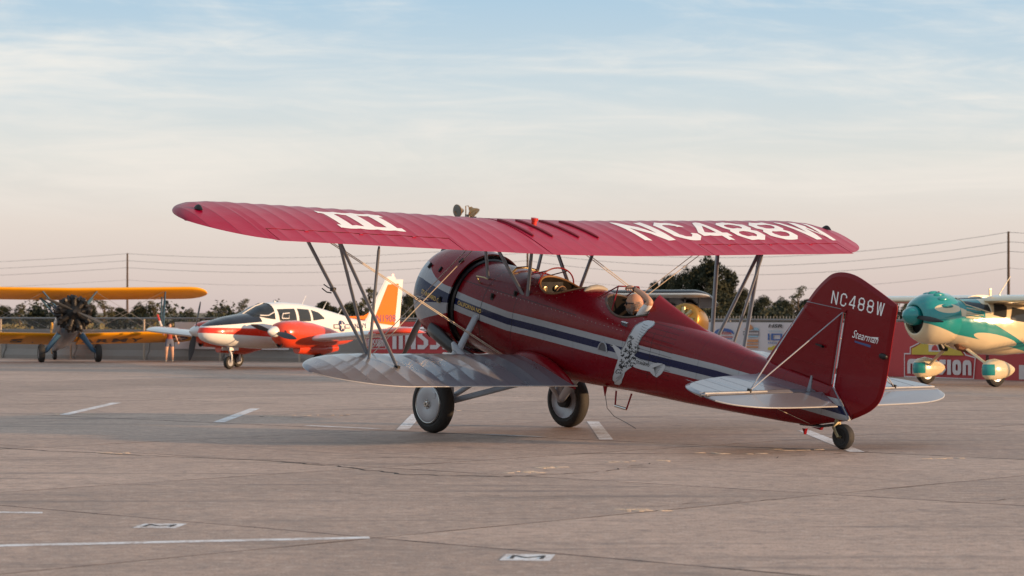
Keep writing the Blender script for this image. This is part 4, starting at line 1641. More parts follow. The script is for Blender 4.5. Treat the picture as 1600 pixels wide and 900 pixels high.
def mission_letters(e, x0, z0, W_, H_, mat, txt='mission', off=.034):
    """rounded heavy sans letters built as shapes: tall stems and bowls"""
    def fnb(X, Y):
        return (x0 + X, -off, z0 + Y)
    lay = {'m': 1.5, 'i': .42, 's': .95, 'o': .95, 'n': .95}
    tot = sum(lay[c] for c in txt) + .16 * (len(txt) - 1)
    u_ = W_ / tot
    x = 0
    for c in txt:
        w_ = lay[c] * u_
        s_ = .36 * u_
        r_ = min(.36 * u_, H_ * .3)
        def rr(x0_, x1, y0, y1, r, tl=1, tr=1, bl=1, brr=1):
            pts = []
            for (cx_, cy_, a0, on) in ((x1 - r, y1 - r, 0, tr), (x0_ + r, y1 - r, pi / 2, tl), (x0_ + r, y0 + r, pi, bl), (x1 - r, y0 + r, 1.5 * pi, brr)):
                if on:
                    pts += [(cx_ + r * cos(a0 + k * pi / 8), cy_ + r * sin(a0 + k * pi / 8)) for k in range(5)]
                else:
                    pts.append((cx_ + r * math.copysign(1, cos(a0 + pi / 4)), cy_ + r * math.copysign(1, sin(a0 + pi / 4))))
            return pts
        g_ = []
        if c == 'i':
            g_ = [(rr(0, w_, 0, H_, .01, 0, 0, 0, 0), [])]
        elif c == 'o':
            g_ = [(rr(0, w_, 0, H_, r_), [rr(s_, w_ - s_, s_ * .9, H_ - s_ * .9, max(.01, (w_ - 2 * s_) * .45))[::-1]])]
        elif c == 'n':
            g_ = [(rr(0, w_, 0, H_, r_, 1, 1, 0, 0)[:10] + [(0, 0), (s_, 0), (s_, H_ - s_), (w_ - s_, H_ - s_), (w_ - s_, 0), (w_, 0)], [])]
        elif c == 'm':
            g2 = (w_ - 3 * s_) / 2
            g_ = [(rr(0, w_, 0, H_, r_, 1, 1, 0, 0)[:10] + [(0, 0), (s_, 0), (s_, H_ - s_), (s_ + g2, H_ - s_), (s_ + g2, 0), (2 * s_ + g2, 0), (2 * s_ + g2, H_ - s_), (w_ - s_, H_ - s_), (w_ - s_, 0), (w_, 0)], [])]
        elif c == 's':
            g_ = [([(0, 0), (w_ - r_, 0), (w_, r_), (w_, H_ * .40), (w_ * .45, H_ * .62), (w_ * .45, H_ - s_), (w_, H_ - s_), (w_, H_), (r_, H_), (0, H_ - r_), (0, H_ * .58), (w_ * .58, H_ * .36), (w_ * .58, s_), (0, s_)], [])]
        for o_, hs in g_:
            fit_poly(o_, hs, lambda X, Y, x=x: fnb(x + X, Y), 'banner_letter', mat, e)
        x += w_ + .16 * u_


def flatpoly(e, pts, mat, name, off=.034, holes=()):
    fit_poly(pts, list(holes), lambda X, Y: (X, -off, Y), name, mat, e)
def frame_line(e, pts, wd, mat, name, off=.036):
    m_ = MB()
    for i in range(len(pts) - 1):
        a, b_ = Vector(pts[i]), Vector(pts[i + 1])
        d = (b_ - a).normalized()
        n_ = Vector((-d.y, d.x)) * wd / 2
        a, b_ = a - d * wd / 2, b_ + d * wd / 2
        m_.add([(p.x, -off - .0006 * (i % 3), p.y) for p in (a + n_, b_ + n_, b_ - n_, a - n_)], [(0, 1, 2, 3)])
    m_.build(name, mat, e, sm=False)
M_redp = simple('red print', (.5, .05, .05), .5)
ban, L_ = banner(1, 7.67, 12.3, .38, 1.25, M_bwh, 'nearly blank white banner on the fence behind the nose of the red and white twin')
flatpoly(ban, [(.22, .80), (.48, .84), (.50, .865), (.30, .85)], M_redp, 'small_print')
flatpoly(ban, [(.20, .74), (.50, .76), (.50, .785), (.20, .77)], M_redp, 'small_print')
ban, L_ = banner(2, 2.20, 5.86, .29, 1.27, M_bred, 'red banner with big white letters behind the tail of the red and white twin')
mission_letters(ban, .92, .42, 2.6, .70, M_bmag)
mission_letters(ban, .10, .50, .56, .22, M_bmag)
frame_line(ban, [(.06, .43), (.06, .78), (.70, .78), (.70, .43), (.06, .43)], .02, M_bmag, 'logo_outline')
ban, L_ = banner(3, .05, 4.6, .29, 1.27, M_bred, 'plain red banner on the fence hidden mostly by the engine of the red biplane')
flatpoly(ban, [(.1, .42), (.5, .42), (.5, .55), (.3, .72), (.1, .72)], M_bmag, 'banner_letter')
ban, L_ = banner(3, 10.9, 17.6, .16, 1.30, M_bwh, 'white sponsor banner with race logos seen between the right wing struts')
def bu(u):
    return 12.18 + (u - 1130) * .0267 - 10.9
def bz(v):
    return 1.566 - (v - 488) * .0169
def bx(e, u0, v0, u1, v1, mat, name='logo_block'):
    flatpoly(e, [(bu(u0), bz(v1)), (bu(u1), bz(v1)), (bu(u1), bz(v0)), (bu(u0), bz(v0))], mat, name)
flatpoly(ban, [(bu(1120), bz(523))] + [(bu(1136 - 16 * cos(pi * k / 8)), bz(521 - 8 * sin(pi * k / 8))) for k in range(9)] + [(bu(1152), bz(523)), (bu(1148), bz(520)), (bu(1134), bz(517.5)), (bu(1128), bz(521))], M_blu, 'logo_arc')
put_text('HSR', bfn(bu(1132), bz(523)), .42, .07, 'logo_letters', M_redp, ban, shear=.2, bold=.02)
bx(ban, 1128, 526, 1150, 527.5, M_redp)
bx(ban, 1130, 529, 1149, 530, M_blu)
flatpoly(ban, [(bu(1168), bz(515)), (bu(1184), bz(515)), (bu(1179), bz(507)), (bu(1173), bz(508))], M_org, 'logo_block')
flatpoly(ban, [(bu(1179), bz(516)), (bu(1192), bz(516)), (bu(1190), bz(512.5)), (bu(1186), bz(511.5)), (bu(1182), bz(512.5))], M_lblu, 'logo_block')
frame_line(ban, [(bu(1167), bz(523)), (bu(1167), bz(518)), (bu(1191), bz(518)), (bu(1191), bz(523)), (bu(1167), bz(523))], .02, M_dk, 'logo_outline')
bx(ban, 1170, 524.5, 1190, 526.5, M_lblu)
bx(ban, 1170, 530, 1190, 534, M_org)
bx(ban, 1170, 536, 1190, 538, M_org)
bx(ban, 1170, 540.5, 1190, 543, M_org)
put_text('HSR', bfn(bu(1205.5), bz(511.5)), .58, .09, 'logo_letters', M_dk, ban, shear=.2, bold=.03)
put_text('CLASSIC', bfn(bu(1206), bz(518)), .56, .045, 'logo_letters', M_lblu, ban)
bx(ban, 1205, 520.5, 1207.5, 531, M_blu)
flatpoly(ban, [(bu(1210), bz(531)), (bu(1227), bz(531)), (bu(1227), bz(520.5)), (bu(1210), bz(520.5))], M_blu, 'logo_block',
         holes=[[(bu(1213), bz(529)), (bu(1213), bz(522.5)), (bu(1224), bz(522.5)), (bu(1224), bz(529))]])
put_text('HOUR', bfn(bu(1205.5), bz(536.5)), .58, .05, 'logo_letters', M_blu, ban, bold=.01)
flatpoly(ban, [(bu(1205), bz(546)), (bu(1205), bz(542)), (bu(1210), bz(541.5)), (bu(1214), bz(539)), (bu(1220), bz(539)), (bu(1225), bz(542)), (bu(1228), bz(543)), (bu(1228), bz(546))], M_yel, 'logo_car')
ban, L_ = banner(3, 18.3, 22.15, .0, 1.33, M_bred, 'red banner with yellow mission bell logo behind the landing gear of the teal aircraft')
def b2(u):
    return 19.39 + (u - 1417) * .0231 - 18.3
def z2(v):
    return 1.566 - (v - 488) * .0154
frame_line(ban, [(b2(1418), z2(589)), (b2(1418), z2(553)), (b2(1427), z2(553)), (b2(1427), z2(543)), (b2(1433), z2(540)), (b2(1440), z2(536)), (b2(1444), z2(529)), (b2(1452), z2(526)), (b2(1480), z2(526)),
                 (b2(1488), z2(531)), (b2(1492), z2(538)), (b2(1503), z2(543)), (b2(1510), z2(553)), (b2(1523.5), z2(557)), (b2(1521), z2(589.5)), (b2(1418), z2(589))], .028, M_bmag, 'logo_outline')
flatpoly(ban, [(b2(1429), z2(554)), (b2(1429), z2(545)), (b2(1435), z2(542)), (b2(1442), z2(537.5)), (b2(1446), z2(531)), (b2(1453), z2(528)), (b2(1479), z2(528)), (b2(1486), z2(532)), (b2(1490), z2(539.5)), (b2(1501), z2(545)), (b2(1507), z2(554))], M_yel, 'logo_building', .033)
flatpoly(ban, [(b2(1455), z2(549)), (b2(1474), z2(549)), (b2(1474), z2(538)), (b2(1471), z2(534)), (b2(1458), z2(534)), (b2(1455), z2(538))], M_bmag, 'logo_arch', .037)
flatpoly(ban, [(b2(1459), z2(547)), (b2(1470), z2(547)), (b2(1468), z2(541)), (b2(1465), z2(538)), (b2(1461), z2(541))], M_redp, 'logo_bell', .040)
mission_letters(ban, b2(1422.5), z2(584), b2(1518) - b2(1422.5), z2(561) - z2(584), M_bmag, off=.037)
ban, L_ = banner(3, 22.25, 24.9, .0, 1.33, M_bred, 'red banner at the right edge behind the right wheel of the teal aircraft')
flatpoly(ban, [(1.02, .03), (1.30, .03), (1.30, .36), (1.02, .36)], M_bmag, 'banner_letter')

# ================================================================== UTILITY POLES AND LINES
M_pole = simple('creosoted pole', (.075, .045, .03), .85, 0, 0, .25, 8, .4)
HZ = (9.86, 8.87, 7.88, 6.15)
PP = [(-150, 405), (-54.4, 347), (1.9, 300), (51.4, 254), (98, 214)]
for k, (X, Y) in enumerate(PP):
    if not 0 < k < 4:
        continue
    lab = {1: 'tall thin wooden utility pole on the left above the yellow wing', 2: 'wooden utility pole mostly hidden behind the red biplane', 3: 'dark wooden utility pole on the right above the teal aircraft'}[k]
    e = empty('utility_pole', (X, Y, -.06), label=lab, cat='utility pole', group='utility poles behind the airfield')
    m_ = MB()
    m_.tube([(0, 0, 0), (0, 0, 10.0)], [.17, .115], 10)
    m_.build('pole_shaft', M_pole, e)
    for z in HZ:
        m_ = MB()
        m_.tube([(0, 0, z), (.12, 0, z + .02), (.2, 0, z + .08)], .03, 6)
        m_.build('insulator', M_galv, e)
for li, z in enumerate(HZ):
    m_ = MB()
    for k in range(len(PP) - 1):
        a, b_ = Vector((*PP[k], z)), Vector((*PP[k + 1], z))
        sg_ = {0: 1.3, 1: 1.05, 2: 2.1, 3: 1.2}[k]
        m_.tube([a.lerp(b_, i / 20) - Vector((0, 0, sg_ * 4 * (i / 20) * (1 - i / 20))) for i in range(21)], .022 if li < 3 else .014, 5, cap=False)
    o = m_.build('power_line', simple('weathered power cable', (.24, .21, .20), .8), None)
    tag(o, ['topmost power line sagging between the utility poles', 'second power line from the top between the utility poles', 'third power line from the top between the utility poles',
            'lowest and thinnest power line between the utility poles'][li], 'power line', 'power lines across the sky')

# ================================================================== TREES
def leaf_mat(name, a, b_):
    m, nt, b = new_mat(name)
    x, y, z, v = coords(nt)
    oi = nt.nodes.new('ShaderNodeObjectInfo')
    rn = Sx(nt, oi.outputs['Random'])
    n1 = noise(nt, v, 1.6, 4)
    c = mixc(nt, (smooth(n1, .35, .65) * .75 + rn * .25).clamp(), a, b_)
    setc(nt, b, 'Base Color', c)
    setc(nt, b, 'Roughness', .75)
    setc(nt, b, 'Specular IOR Level', .25)
    return m
M_leafd = leaf_mat('dark evergreen leaves', (.022, .028, .017), (.055, .055, .030))
M_leafm = leaf_mat('olive brush leaves', (.055, .058, .030), (.12, .10, .048))
M_leafl = leaf_mat('dry brush leaves', (.12, .105, .04), (.22, .17, .075))
M_bark = simple('grey brown bark', (.09, .065, .045), .9, 0, 0, .25, 5, .4)


def tree_meshes(kind, seed):
    r = random.Random(seed)
    tr, cr_ = MB(), MB()
    H = 1.0
    blobs = []
    if kind == 'tall':       # tall narrow eucalyptus / casuarina
        lean = r.uniform(-.05, .05)
        tr.tube([(0, 0, 0), (lean * .4, 0, .4), (lean, 0, .95)], [.03, .02, .006], 7)
        for k in range(44):
            z = .10 + .88 * (k / 43)
            wd = .24 * (1 - ((z - .35) / .75) ** 2) ** .5 if abs(z - .35) < .75 else .05
            a = r.uniform(0, 6.28)
            q = r.uniform(.1, 1) * wd
            blobs.append((lean * z + q * cos(a), q * sin(a), z, r.uniform(.05, .095), r.uniform(.06, .11)))
            if k % 4 == 0:
                tr.tube([(lean * z, 0, z - .12), (lean * z + q * cos(a), q * sin(a), z)], [.010, .004], 5)
    elif kind == 'round':
        tr.tube([(0, 0, 0), (.02, 0, .3), (.0, .01, .6)], [.045, .03, .015], 7)
        for k in range(46):
            a = r.uniform(0, 6.28)
            ph = r.uniform(-.5, 1.5)
            rad = r.uniform(.55, 1) * .40
            x, y, z = rad * cos(a) * cos(ph), rad * sin(a) * cos(ph), .56 + .38 * sin(ph) * r.uniform(.7, 1.05)
            blobs.append((x, y, z, r.uniform(.08, .15), r.uniform(.06, .12)))
            if k % 4 == 0:
                tr.tube([(0, 0, .3), (x * .5, y * .5, z * .6 + .15), (x, y, z)], [.02, .012, .005], 5)
    elif kind == 'sparse':
        tr.tube([(0, 0, 0), (.03, 0, .35), (-.02, .01, .7), (.02, 0, .95)], [.03, .022, .012, .005], 7)
        for k in range(17):
            a = r.uniform(0, 6.28)
            z = r.uniform(.35, .98)
            q = r.uniform(.05, .24) * (1.15 - z * .6)
            x, y = q * cos(a), q * sin(a)
            blobs.append((x, y, z, r.uniform(.045, .085), r.uniform(.03, .065)))
            tr.tube([(0, 0, z - .15), (x, y, z)], [.010, .003], 5)
    for (bx_, by_, bz_, rx, rz) in blobs:
        n_ = int((150 if kind != 'sparse' else 90) * (rx / .1) ** 1.3) + 20
        for k in range(n_):
            d = Vector((r.gauss(0, 1), r.gauss(0, 1), r.gauss(0, 1))).normalized() * (r.random() ** .42)
            p = Vector((bx_ + d.x * rx * 1.15, by_ + d.y * rx * 1.15, bz_ + d.z * rz * 1.15))
            s_ = r.uniform(.007, .017) * {'tall': 1.15, 'round': 1.0, 'sparse': .9}[kind]
            u_ = Vector((r.gauss(0, 1), r.gauss(0, 1), r.gauss(0, 1))).normalized()
            t_ = u_.cross(Vector((r.gauss(0, 1), r.gauss(0, 1), r.gauss(0, 1)))).normalized()
            cr_.add([p + u_ * s_ * 1.5, p + t_ * s_, p - u_ * s_ * 1.3, p - t_ * s_], [(0, 1, 2, 3)])
    return tr, cr_
TM = {}
for kind, n_ in (('tall', 4), ('round', 4), ('sparse', 3)):
    for k in range(n_):
        tr, cr_ = tree_meshes(kind, 100 + k * 7 + len(kind))
        lm = M_leafd if kind != 'sparse' else M_leafm
        TM[(kind, k)] = (tr.mesh('trunk', M_bark), cr_.mesh('crown', lm, sm=False, fix=False))


def tree(kind, k, u, Y, vtop, wpx, label, group, lm=None):
    """u, vtop: where it stands in the photograph, used once here to survey its position and height"""
    X = (u - 800) / 3834 * Y
    Hh = CAM_H + (488 - vtop) / 3834 * Y + .06
    e = empty({'tall': 'tall_tree', 'round': 'round_tree', 'sparse': 'sparse_tree'}[kind], (X, Y, -.06), (0, 0, random.uniform(0, 6.28)), label, 'tree', group)
    base_w = {'tall': .5, 'round': .95, 'sparse': .5}[kind]
    wm = wpx / 3834 * Y
    sx = wm / base_w
    for nm, me in zip(('trunk', 'crown'), TM[(kind, k)]):
        o = bpy.data.objects.new(nm, me)
        COL.objects.link(o)
        o.parent = e
        o.scale = (sx, sx, Hh)
    return e
LG = 'trees in the line beyond the fence'
tl_ = [  # kind, variant, u, Y, vtop, width px, label
    ('round', 1, 1024, 205, 442, 36, 'small dark tree at the left foot of the tall evergreen clump'),
    ('round', 3, 1047, 205, 431, 48, 'dark pointed tree above the black wing, left in the tall clump'),
    ('round', 2, 1072, 200, 421, 60, 'dark tree in the tall clump just left of its highest tree'),
    ('round', 0, 1098, 200, 413, 62, 'wide dark evergreen at the middle of the tall clump'),
    ('tall', 3, 1122, 195, 409, 56, 'highest dark evergreen of the clump, behind the vertical right strut'),
    ('tall', 0, 1143, 198, 428, 48, 'dark evergreen sloping down right of the highest tree'),
    ('round', 1, 1160, 200, 452, 40, 'last and lowest dark evergreen at the right of the tall clump'),
    ('round', 2, 1110, 190, 452, 90, 'low dark bushy tree filling the foot of the tall clump'),
    ('round', 1, 1192, 175, 464, 44, 'rounded olive tree right of the wing struts'),
    ('round', 2, 1222, 172, 466, 46, 'rounded olive tree beside the fin leading edge'),
    ('sparse', 0, 1248, 168, 447, 34, 'thin loose-leaved tree rising left of the fin'),
    ('round', 3, 1262, 175, 468, 46, 'low rounded tree just left of the red fin'),
    ('round', 0, 1300, 178, 470, 60, 'rounded tree hidden mostly behind the red fin'),
    ('sparse', 1, 1412, 160, 470, 16, 'tiny bare treetop just right of the red rudder'),
    ('round', 1, 905, 205, 478, 70, 'dark treetop behind the cockpit of the red biplane'),
    ('round', 2, 975, 205, 476, 70, 'dark treetop behind the pilot of the red biplane'),
    ('sparse', 2, 576, 150, 444, 40, 'loose dark tree behind the thin wing strut'),
    ('round', 3, 607, 152, 462, 50, 'dark bushy tree behind the orange fin of the twin'),
    ('round', 0, 640, 150, 460, 44, 'dark tree left of the red cowling'),
    ('round', 2, 668, 150, 466, 50, 'dark tree mostly behind the red cowling'),
    ('round', 1, 548, 155, 474, 50, 'low dark tree above the rear fuselage of the twin'),
    ('round', 3, 508, 155, 471, 46, 'low dark tree above the cabin rear of the twin'),
    ('round', 0, 470, 158, 482, 50, 'low tree behind the cabin of the twin'),
    ('sparse', 0, 379, 150, 467, 34, 'upright tree behind the windscreen of the twin'),
    ('sparse', 1, 350, 155, 477, 50, 'low tree above the black nose of the twin'),
    ('sparse', 1, 296, 152, 481, 28, 'small scrubby tree above the white banner'),
    ('sparse', 2, 272, 150, 477, 14, 'thin twisted tree left of the white banner'),
    ('sparse', 0, 240, 148, 470, 32, 'bushy tree below the tip of the yellow wing'),
    ('round', 2, 218, 150, 474, 34, 'tree right of the left utility pole'),
    ('round', 3, 186, 150, 481, 38, 'tree at the foot of the left utility pole'),
    ('sparse', 0, 162, 148, 468, 46, 'tree right of the radial engine of the yellow biplane'),
    ('round', 1, 135, 150, 466, 36, 'tree just behind the radial engine of the yellow biplane'),
    ('sparse', 2, 88, 150, 468, 50, 'tree left of the radial engine of the yellow biplane'),
    ('round', 2, 58, 150, 480, 40, 'low tree left behind the yellow biplane'),
    ('sparse', 1, 30, 148, 474, 34, 'ragged tree near the left picture edge'),
    ('round', 0, 4, 150, 478, 40, 'tree at the very left picture edge'),
]
for a in tl_:
    tree(a[0], a[1], a[2], a[3], a[4], a[5], a[6], LG)
# low scrub beyond the fence
def brush(name, pts, h0, h1, depth, dens, mat, seed):
    r = random.Random(seed)
    m_ = MB()
    for i in range(len(pts) - 1):
        a, b_ = Vector((*pts[i], 0)), Vector((*pts[i + 1], 0))
        L_ = (b_ - a).length
        for k in range(int(L_ * dens)):
            q = r.random()
            c = a.lerp(b_, q) + Vector((r.gauss(0, .3), r.uniform(0, depth), 0))
            top = h0 + (h1 - h0) * (.5 + .5 * sin(c.x * 1.3 + sin(c.x * .37) * 2)) * r.random() ** .3
            p = Vector((c.x, c.y, r.uniform(-.06, top)))
            s_ = r.uniform(.04, .12)
            u_ = Vector((r.gauss(0, 1), r.gauss(0, 1), r.gauss(0, 1))).normalized()
            t_ = u_.cross(Vector((r.gauss(0, 1), r.gauss(0, 1), r.gauss(0, 1)))).normalized()
            m_.add([p + u_ * s_ * 1.4, p + t_ * s_, p - u_ * s_, p - t_ * s_], [(0, 1, 2, 3)])
    o = m_.build(name, mat, None, sm=False, fix=False)
    tag(o, kind='stuff')
    return o
tag(brush('brush', [(-34, 104), (-17, 99), (-2, 94), (14, 84)], .7, 1.15, 5, 380, M_leafl, 1), 'low dry olive brush growing just beyond the fence', 'brush')
tag(brush('dark_scrub', [(-46, 150), (-20, 148), (0, 146), (22, 150), (50, 150)], 1.2, 2.4, 6, 330, M_leafd, 2), 'dark scrub mass along the foot of the distant tree line', 'scrub')

# ================================================================== BACKGROUND AIRCRAFT
def frame(mid, fwd):
    return (mid[0], mid[1], 0), (0, 0, atan2(fwd[1], fwd[0]))


def sec_ring(x, zt, zb, w_, zc, n=2.3, N=28):
    out = []
    for j in range(N):
        th = 2 * pi * j / N
        c, s = cos(th), sin(th)
        out.append((x, w_ * math.copysign(abs(c) ** (2 / n), c), zc + ((zt - zc) if s >= 0 else (zc - zb)) * math.copysign(abs(s) ** (2 / n), s)))
    return out


def interp_secs(S, step=.12):
    out = []
    for i in range(len(S) - 1):
        a, b_ = S[i], S[i + 1]
        n_ = max(1, int(abs(b_[0] - a[0]) / step))
        for k in range(n_):
            q = k / n_
            q2 = q
            out.append([a[j] + (b_[j] - a[j]) * q2 for j in range(len(a))])
    out.append(list(S[-1]))
    return out


def plain_wing(root, tip, sgn, thick=.12, dih=0.0, tip_round=.25, N=22, inc=0.0, le_tip=None):
    """root: (xLE, chord, z, y0)  tip: (xLE, chord, y1)"""
    m_ = MB()
    y0, y1 = root[3], tip[2]
    ys = [y0 + (y1 - y0) * sin(pi / 2 * i / N) for i in range(N + 1)]
    rg = []
    for y in ys:
        q = (y - y0) / (y1 - y0)
        le = root[0] + (tip[0] - root[0]) * q
        c = root[1] + (tip[1] - root[1]) * q
        e_ = max(0, (y - (y1 - tip_round)) / tip_round) if tip_round > 0 else 0
        k = sqrt(max(1 - e_ ** 2.2, 0.0004))
        mid = le - c * .45
        le2 = mid + (le - mid) * k
        te2 = mid + (le - c - mid) * k
        c2 = le2 - te2
        z = root[2] + (y - y0) * dih
        ring_ = []
        ts_ = [(1 - cos(pi * .5 * i / 9)) for i in range(10)]
        for t in ts_:
            ring_.append((le2 - t * c2, sgn * y, z + af(t, 1) * c2 * thick / .117 + (1 - t) * c2 * inc))
        for t in reversed(ts_[1:]):
            ring_.append((le2 - t * c2, sgn * y, z + (af(t, 2) - .02 * sin(pi * t)) * c2 * thick / .117 + (1 - t) * c2 * inc))
        rg.append(ring_)
    m_.rings(rg)
    return m_


def wheel_parts(parent, c, R, wd, hubm=None, nm='wheel'):
    t_ = MB()
    t_.lathe([(-wd * .4, R * .55), (-wd * .5, R * .75), (-wd * .42, R * .92), (-wd * .15, R), (wd * .15, R), (wd * .42, R * .92), (wd * .5, R * .75), (wd * .4, R * .55), (-wd * .4, R * .55)], c, (0, 1, 0), 24)
    to = t_.build(nm, M_rubber, parent)
    h_ = MB()
    h_.lathe([(-wd * .36, 0), (-wd * .38, R * .3), (-wd * .42, R * .56), (wd * .42, R * .56), (wd * .38, R * .3), (wd * .36, 0)], c, (0, 1, 0), 18)
    h_.build('hub', hubm or M_greyl, to)
    return to


def blades(parent, c, R, n, ph, mat, nm='propeller', wd=.09, tipm=None):
    m_ = MB()
    for b_ in range(n):
        Rm = Matrix.Rotation(ph + b_ * 2 * pi / n, 3, 'X')
        rg = []
        for i in range(9):
            q = i / 8
            r = R * (.1 + .9 * q)
            w_ = wd * (.5 + .8 * sin(pi * min(q * 1.1, 1)) ** .7) * (1 if q < .95 else .5)
            tw = radians(50 - 32 * q)
            cd = Vector((sin(tw), cos(tw), 0))
            nd = Vector((cos(tw), -sin(tw), 0))
            rg.append([Rm @ (cd * w_ * cos(2 * pi * j / 8) + nd * .015 * sin(2 * pi * j / 8) + Vector((0, 0, r))) + Vector(c) for j in range(8)])
        m_.rings(rg)
    return m_.build(nm, mat, parent)


# ---- red and white twin
loc, rot = frame((-6.65, 69.3), (-.6, -.8))
twin = empty('twin_engine_airplane', loc, rot, 'white and red twin-engine airplane with orange fin parked beyond the biplane left wing', 'airplane', scale=.9)


def twin_col(nt, x, y, z, v):
    topb = (z > (x * -.06 + 1.52)) * (x > 1.25)       # black anti-glare nose
    stripe = (z < (1.28 - (3.4 - x) * .02)) * (z > (x * .055 + .93)) * (x > .2)
    c = mixc(nt, stripe, (.72, .71, .69), (.62, .035, .015))
    c = mixc(nt, topb, c, (.012, .014, .022))
    return c
M_twin = paint('white and red airplane paint', twin_col, .25, .4)
M_tw = paint('white airplane paint', colr(.74, .73, .71), .25, .7)
M_tr = paint('orange red airplane paint', colr(.62, .05, .012), .25, .8)
M_to = paint('dayglo orange paint', colr(.70, .15, .008), .4, .2)
S = [(3.42, 1.16, 1.06, .05, 1.11), (3.36, 1.27, .95, .17, 1.12), (3.2, 1.38, .86, .30, 1.12), (2.9, 1.49, .78, .42, 1.13), (2.4, 1.60, .70, .52, 1.14), (1.8, 1.68, .66, .58, 1.15), (1.2, 1.74, .62, .61, 1.18), (.6, 1.76, .60, .62, 1.2),
     (-1.6, 1.74, .62, .60, 1.2), (-2.6, 1.66, .72, .50, 1.2), (-3.6, 1.54, .86, .36, 1.2), (-4.8, 1.40, .98, .20, 1.2), (-5.9, 1.30, 1.08, .08, 1.19), (-6.1, 1.26, 1.12, .04, 1.19)]
m_ = MB()
m_.rings([sec_ring(*s_) for s_ in interp_secs(S)])
m_.build('fuselage', M_twin, twin, ang=60)
# cabin top: glazed canopy between roof and body
RS = [(1.42, 1.75, .38, 1.60), (1.0, 1.93, .50, 1.5), (.62, 2.03, .54, 1.45), (0, 2.07, .56, 1.4), (-.9, 2.03, .55, 1.4), (-1.6, 1.93, .50, 1.4), (-2.4, 1.78, .42, 1.4), (-3.2, 1.62, .33, 1.35)]
def cab_ring(s_):
    return sec_ring(s_[0], s_[1], s_[3] - .2, s_[2], s_[3], 2.6)
def rs_at(x):
    for i in range(len(RS) - 1):
        a, b_ = RS[i], RS[i + 1]
        if a[0] >= x >= b_[0]:
            q = (a[0] - x) / (a[0] - b_[0])
            return [a[j] + (b_[j] - a[j]) * q for j in range(4)]
m_ = MB()
m_.rings([cab_ring(s_) for s_ in interp_secs([rs_at(.60)] + RS[3:], .1)])
m_.build('cabin', M_tw, twin, ang=60)
m_ = MB()
m_.rings([cab_ring(s_) for s_ in interp_secs([(1.62, 1.66, .34, 1.55), (1.42, 1.75, .42, 1.55)] + [rs_at(1.2), rs_at(1.0), rs_at(.8), rs_at(.60)], .05)])
wsn = m_.build('windscreen', M_glassd, twin, ang=60)
for yq in (0, .5, -.5):
    m_ = MB()
    pts = []
    for k in range(9):
        x = 1.60 - 1.0 * k / 8
        if abs(yq) > .1:
            x = 1.30 - .66 * k / 8
        r_ = rs_at(min(x, 1.41))
        zt = r_[1] if x <= 1.42 else 1.75 - (x - 1.42) * .45
        w_, zc = r_[2], r_[3]
        yy = yq * (1.0 if k < 8 else 1)
        kk = min(abs(yy) / w_, .98)
        pts.append((x, yy, zc + (zt - zc) * (1 - kk ** 2.6) ** (1 / 2.6) + .006))
    m_.tube(pts, .016, 6)
    m_.build('window_frame', M_tw, wsn)
m_ = MB()
m_.rings([[(x, y * 1.012, z + .006) for (_, y, z) in cab_ring(rs_at(.60))] for x in (.64, .56)], cap=False)
m_.build('window_frame', M_tw, wsn)
def roof_y(x, z):
    for i in range(len(RS) - 1):
        a, b_ = RS[i], RS[i + 1]
        if a[0] >= x >= b_[0]:
            q = (a[0] - x) / (a[0] - b_[0])
            zt, w_, zc = [a[j] + (b_[j] - a[j]) * q for j in (1, 2, 3)]
            k = min(max((z - zc) / (zt - zc), 0), .999)
            return w_ * (1 - k ** 2.6) ** (1 / 2.6)
    return .3
def side_window(pts, parent, side, nm='window'):
    P_ = []
    n_ = len(pts)
    for i in range(n_):
        for k in range(4):
            q = k / 4
            P_.append((pts[i][0] + (pts[(i + 1) % n_][0] - pts[i][0]) * q, pts[i][1] + (pts[(i + 1) % n_][1] - pts[i][1]) * q))
    fit_poly(P_, [], lambda X, Z: (X, side * (roof_y(X, Z) + .012), Z), nm, M_glassd, parent, [-1.6 + .2 * k for k in range(12)], [1.45 + .07 * k for k in range(7)])
for sd_ in (1, -1):
    side_window([(.44, 1.46), (.50, 1.84), (-.30, 1.86), (-.34, 1.46)], twin, sd_)
    side_window([(-.46, 1.46), (-.43, 1.86), (-.98, 1.83), (-1.02, 1.46)], twin, sd_)
    side_window([(-1.14, 1.46), (-1.10, 1.82), (-1.45, 1.74), (-1.72, 1.56), (-1.66, 1.46)], twin, sd_)
ww = MB()
ww.tube([(.40, .60, 1.55), (.40, .63, 1.70), (.10, .63, 1.72), (.10, .62, 1.55), (.40, .60, 1.55)], .018, 6)
ww.build('window_frame', M_tw, twin)
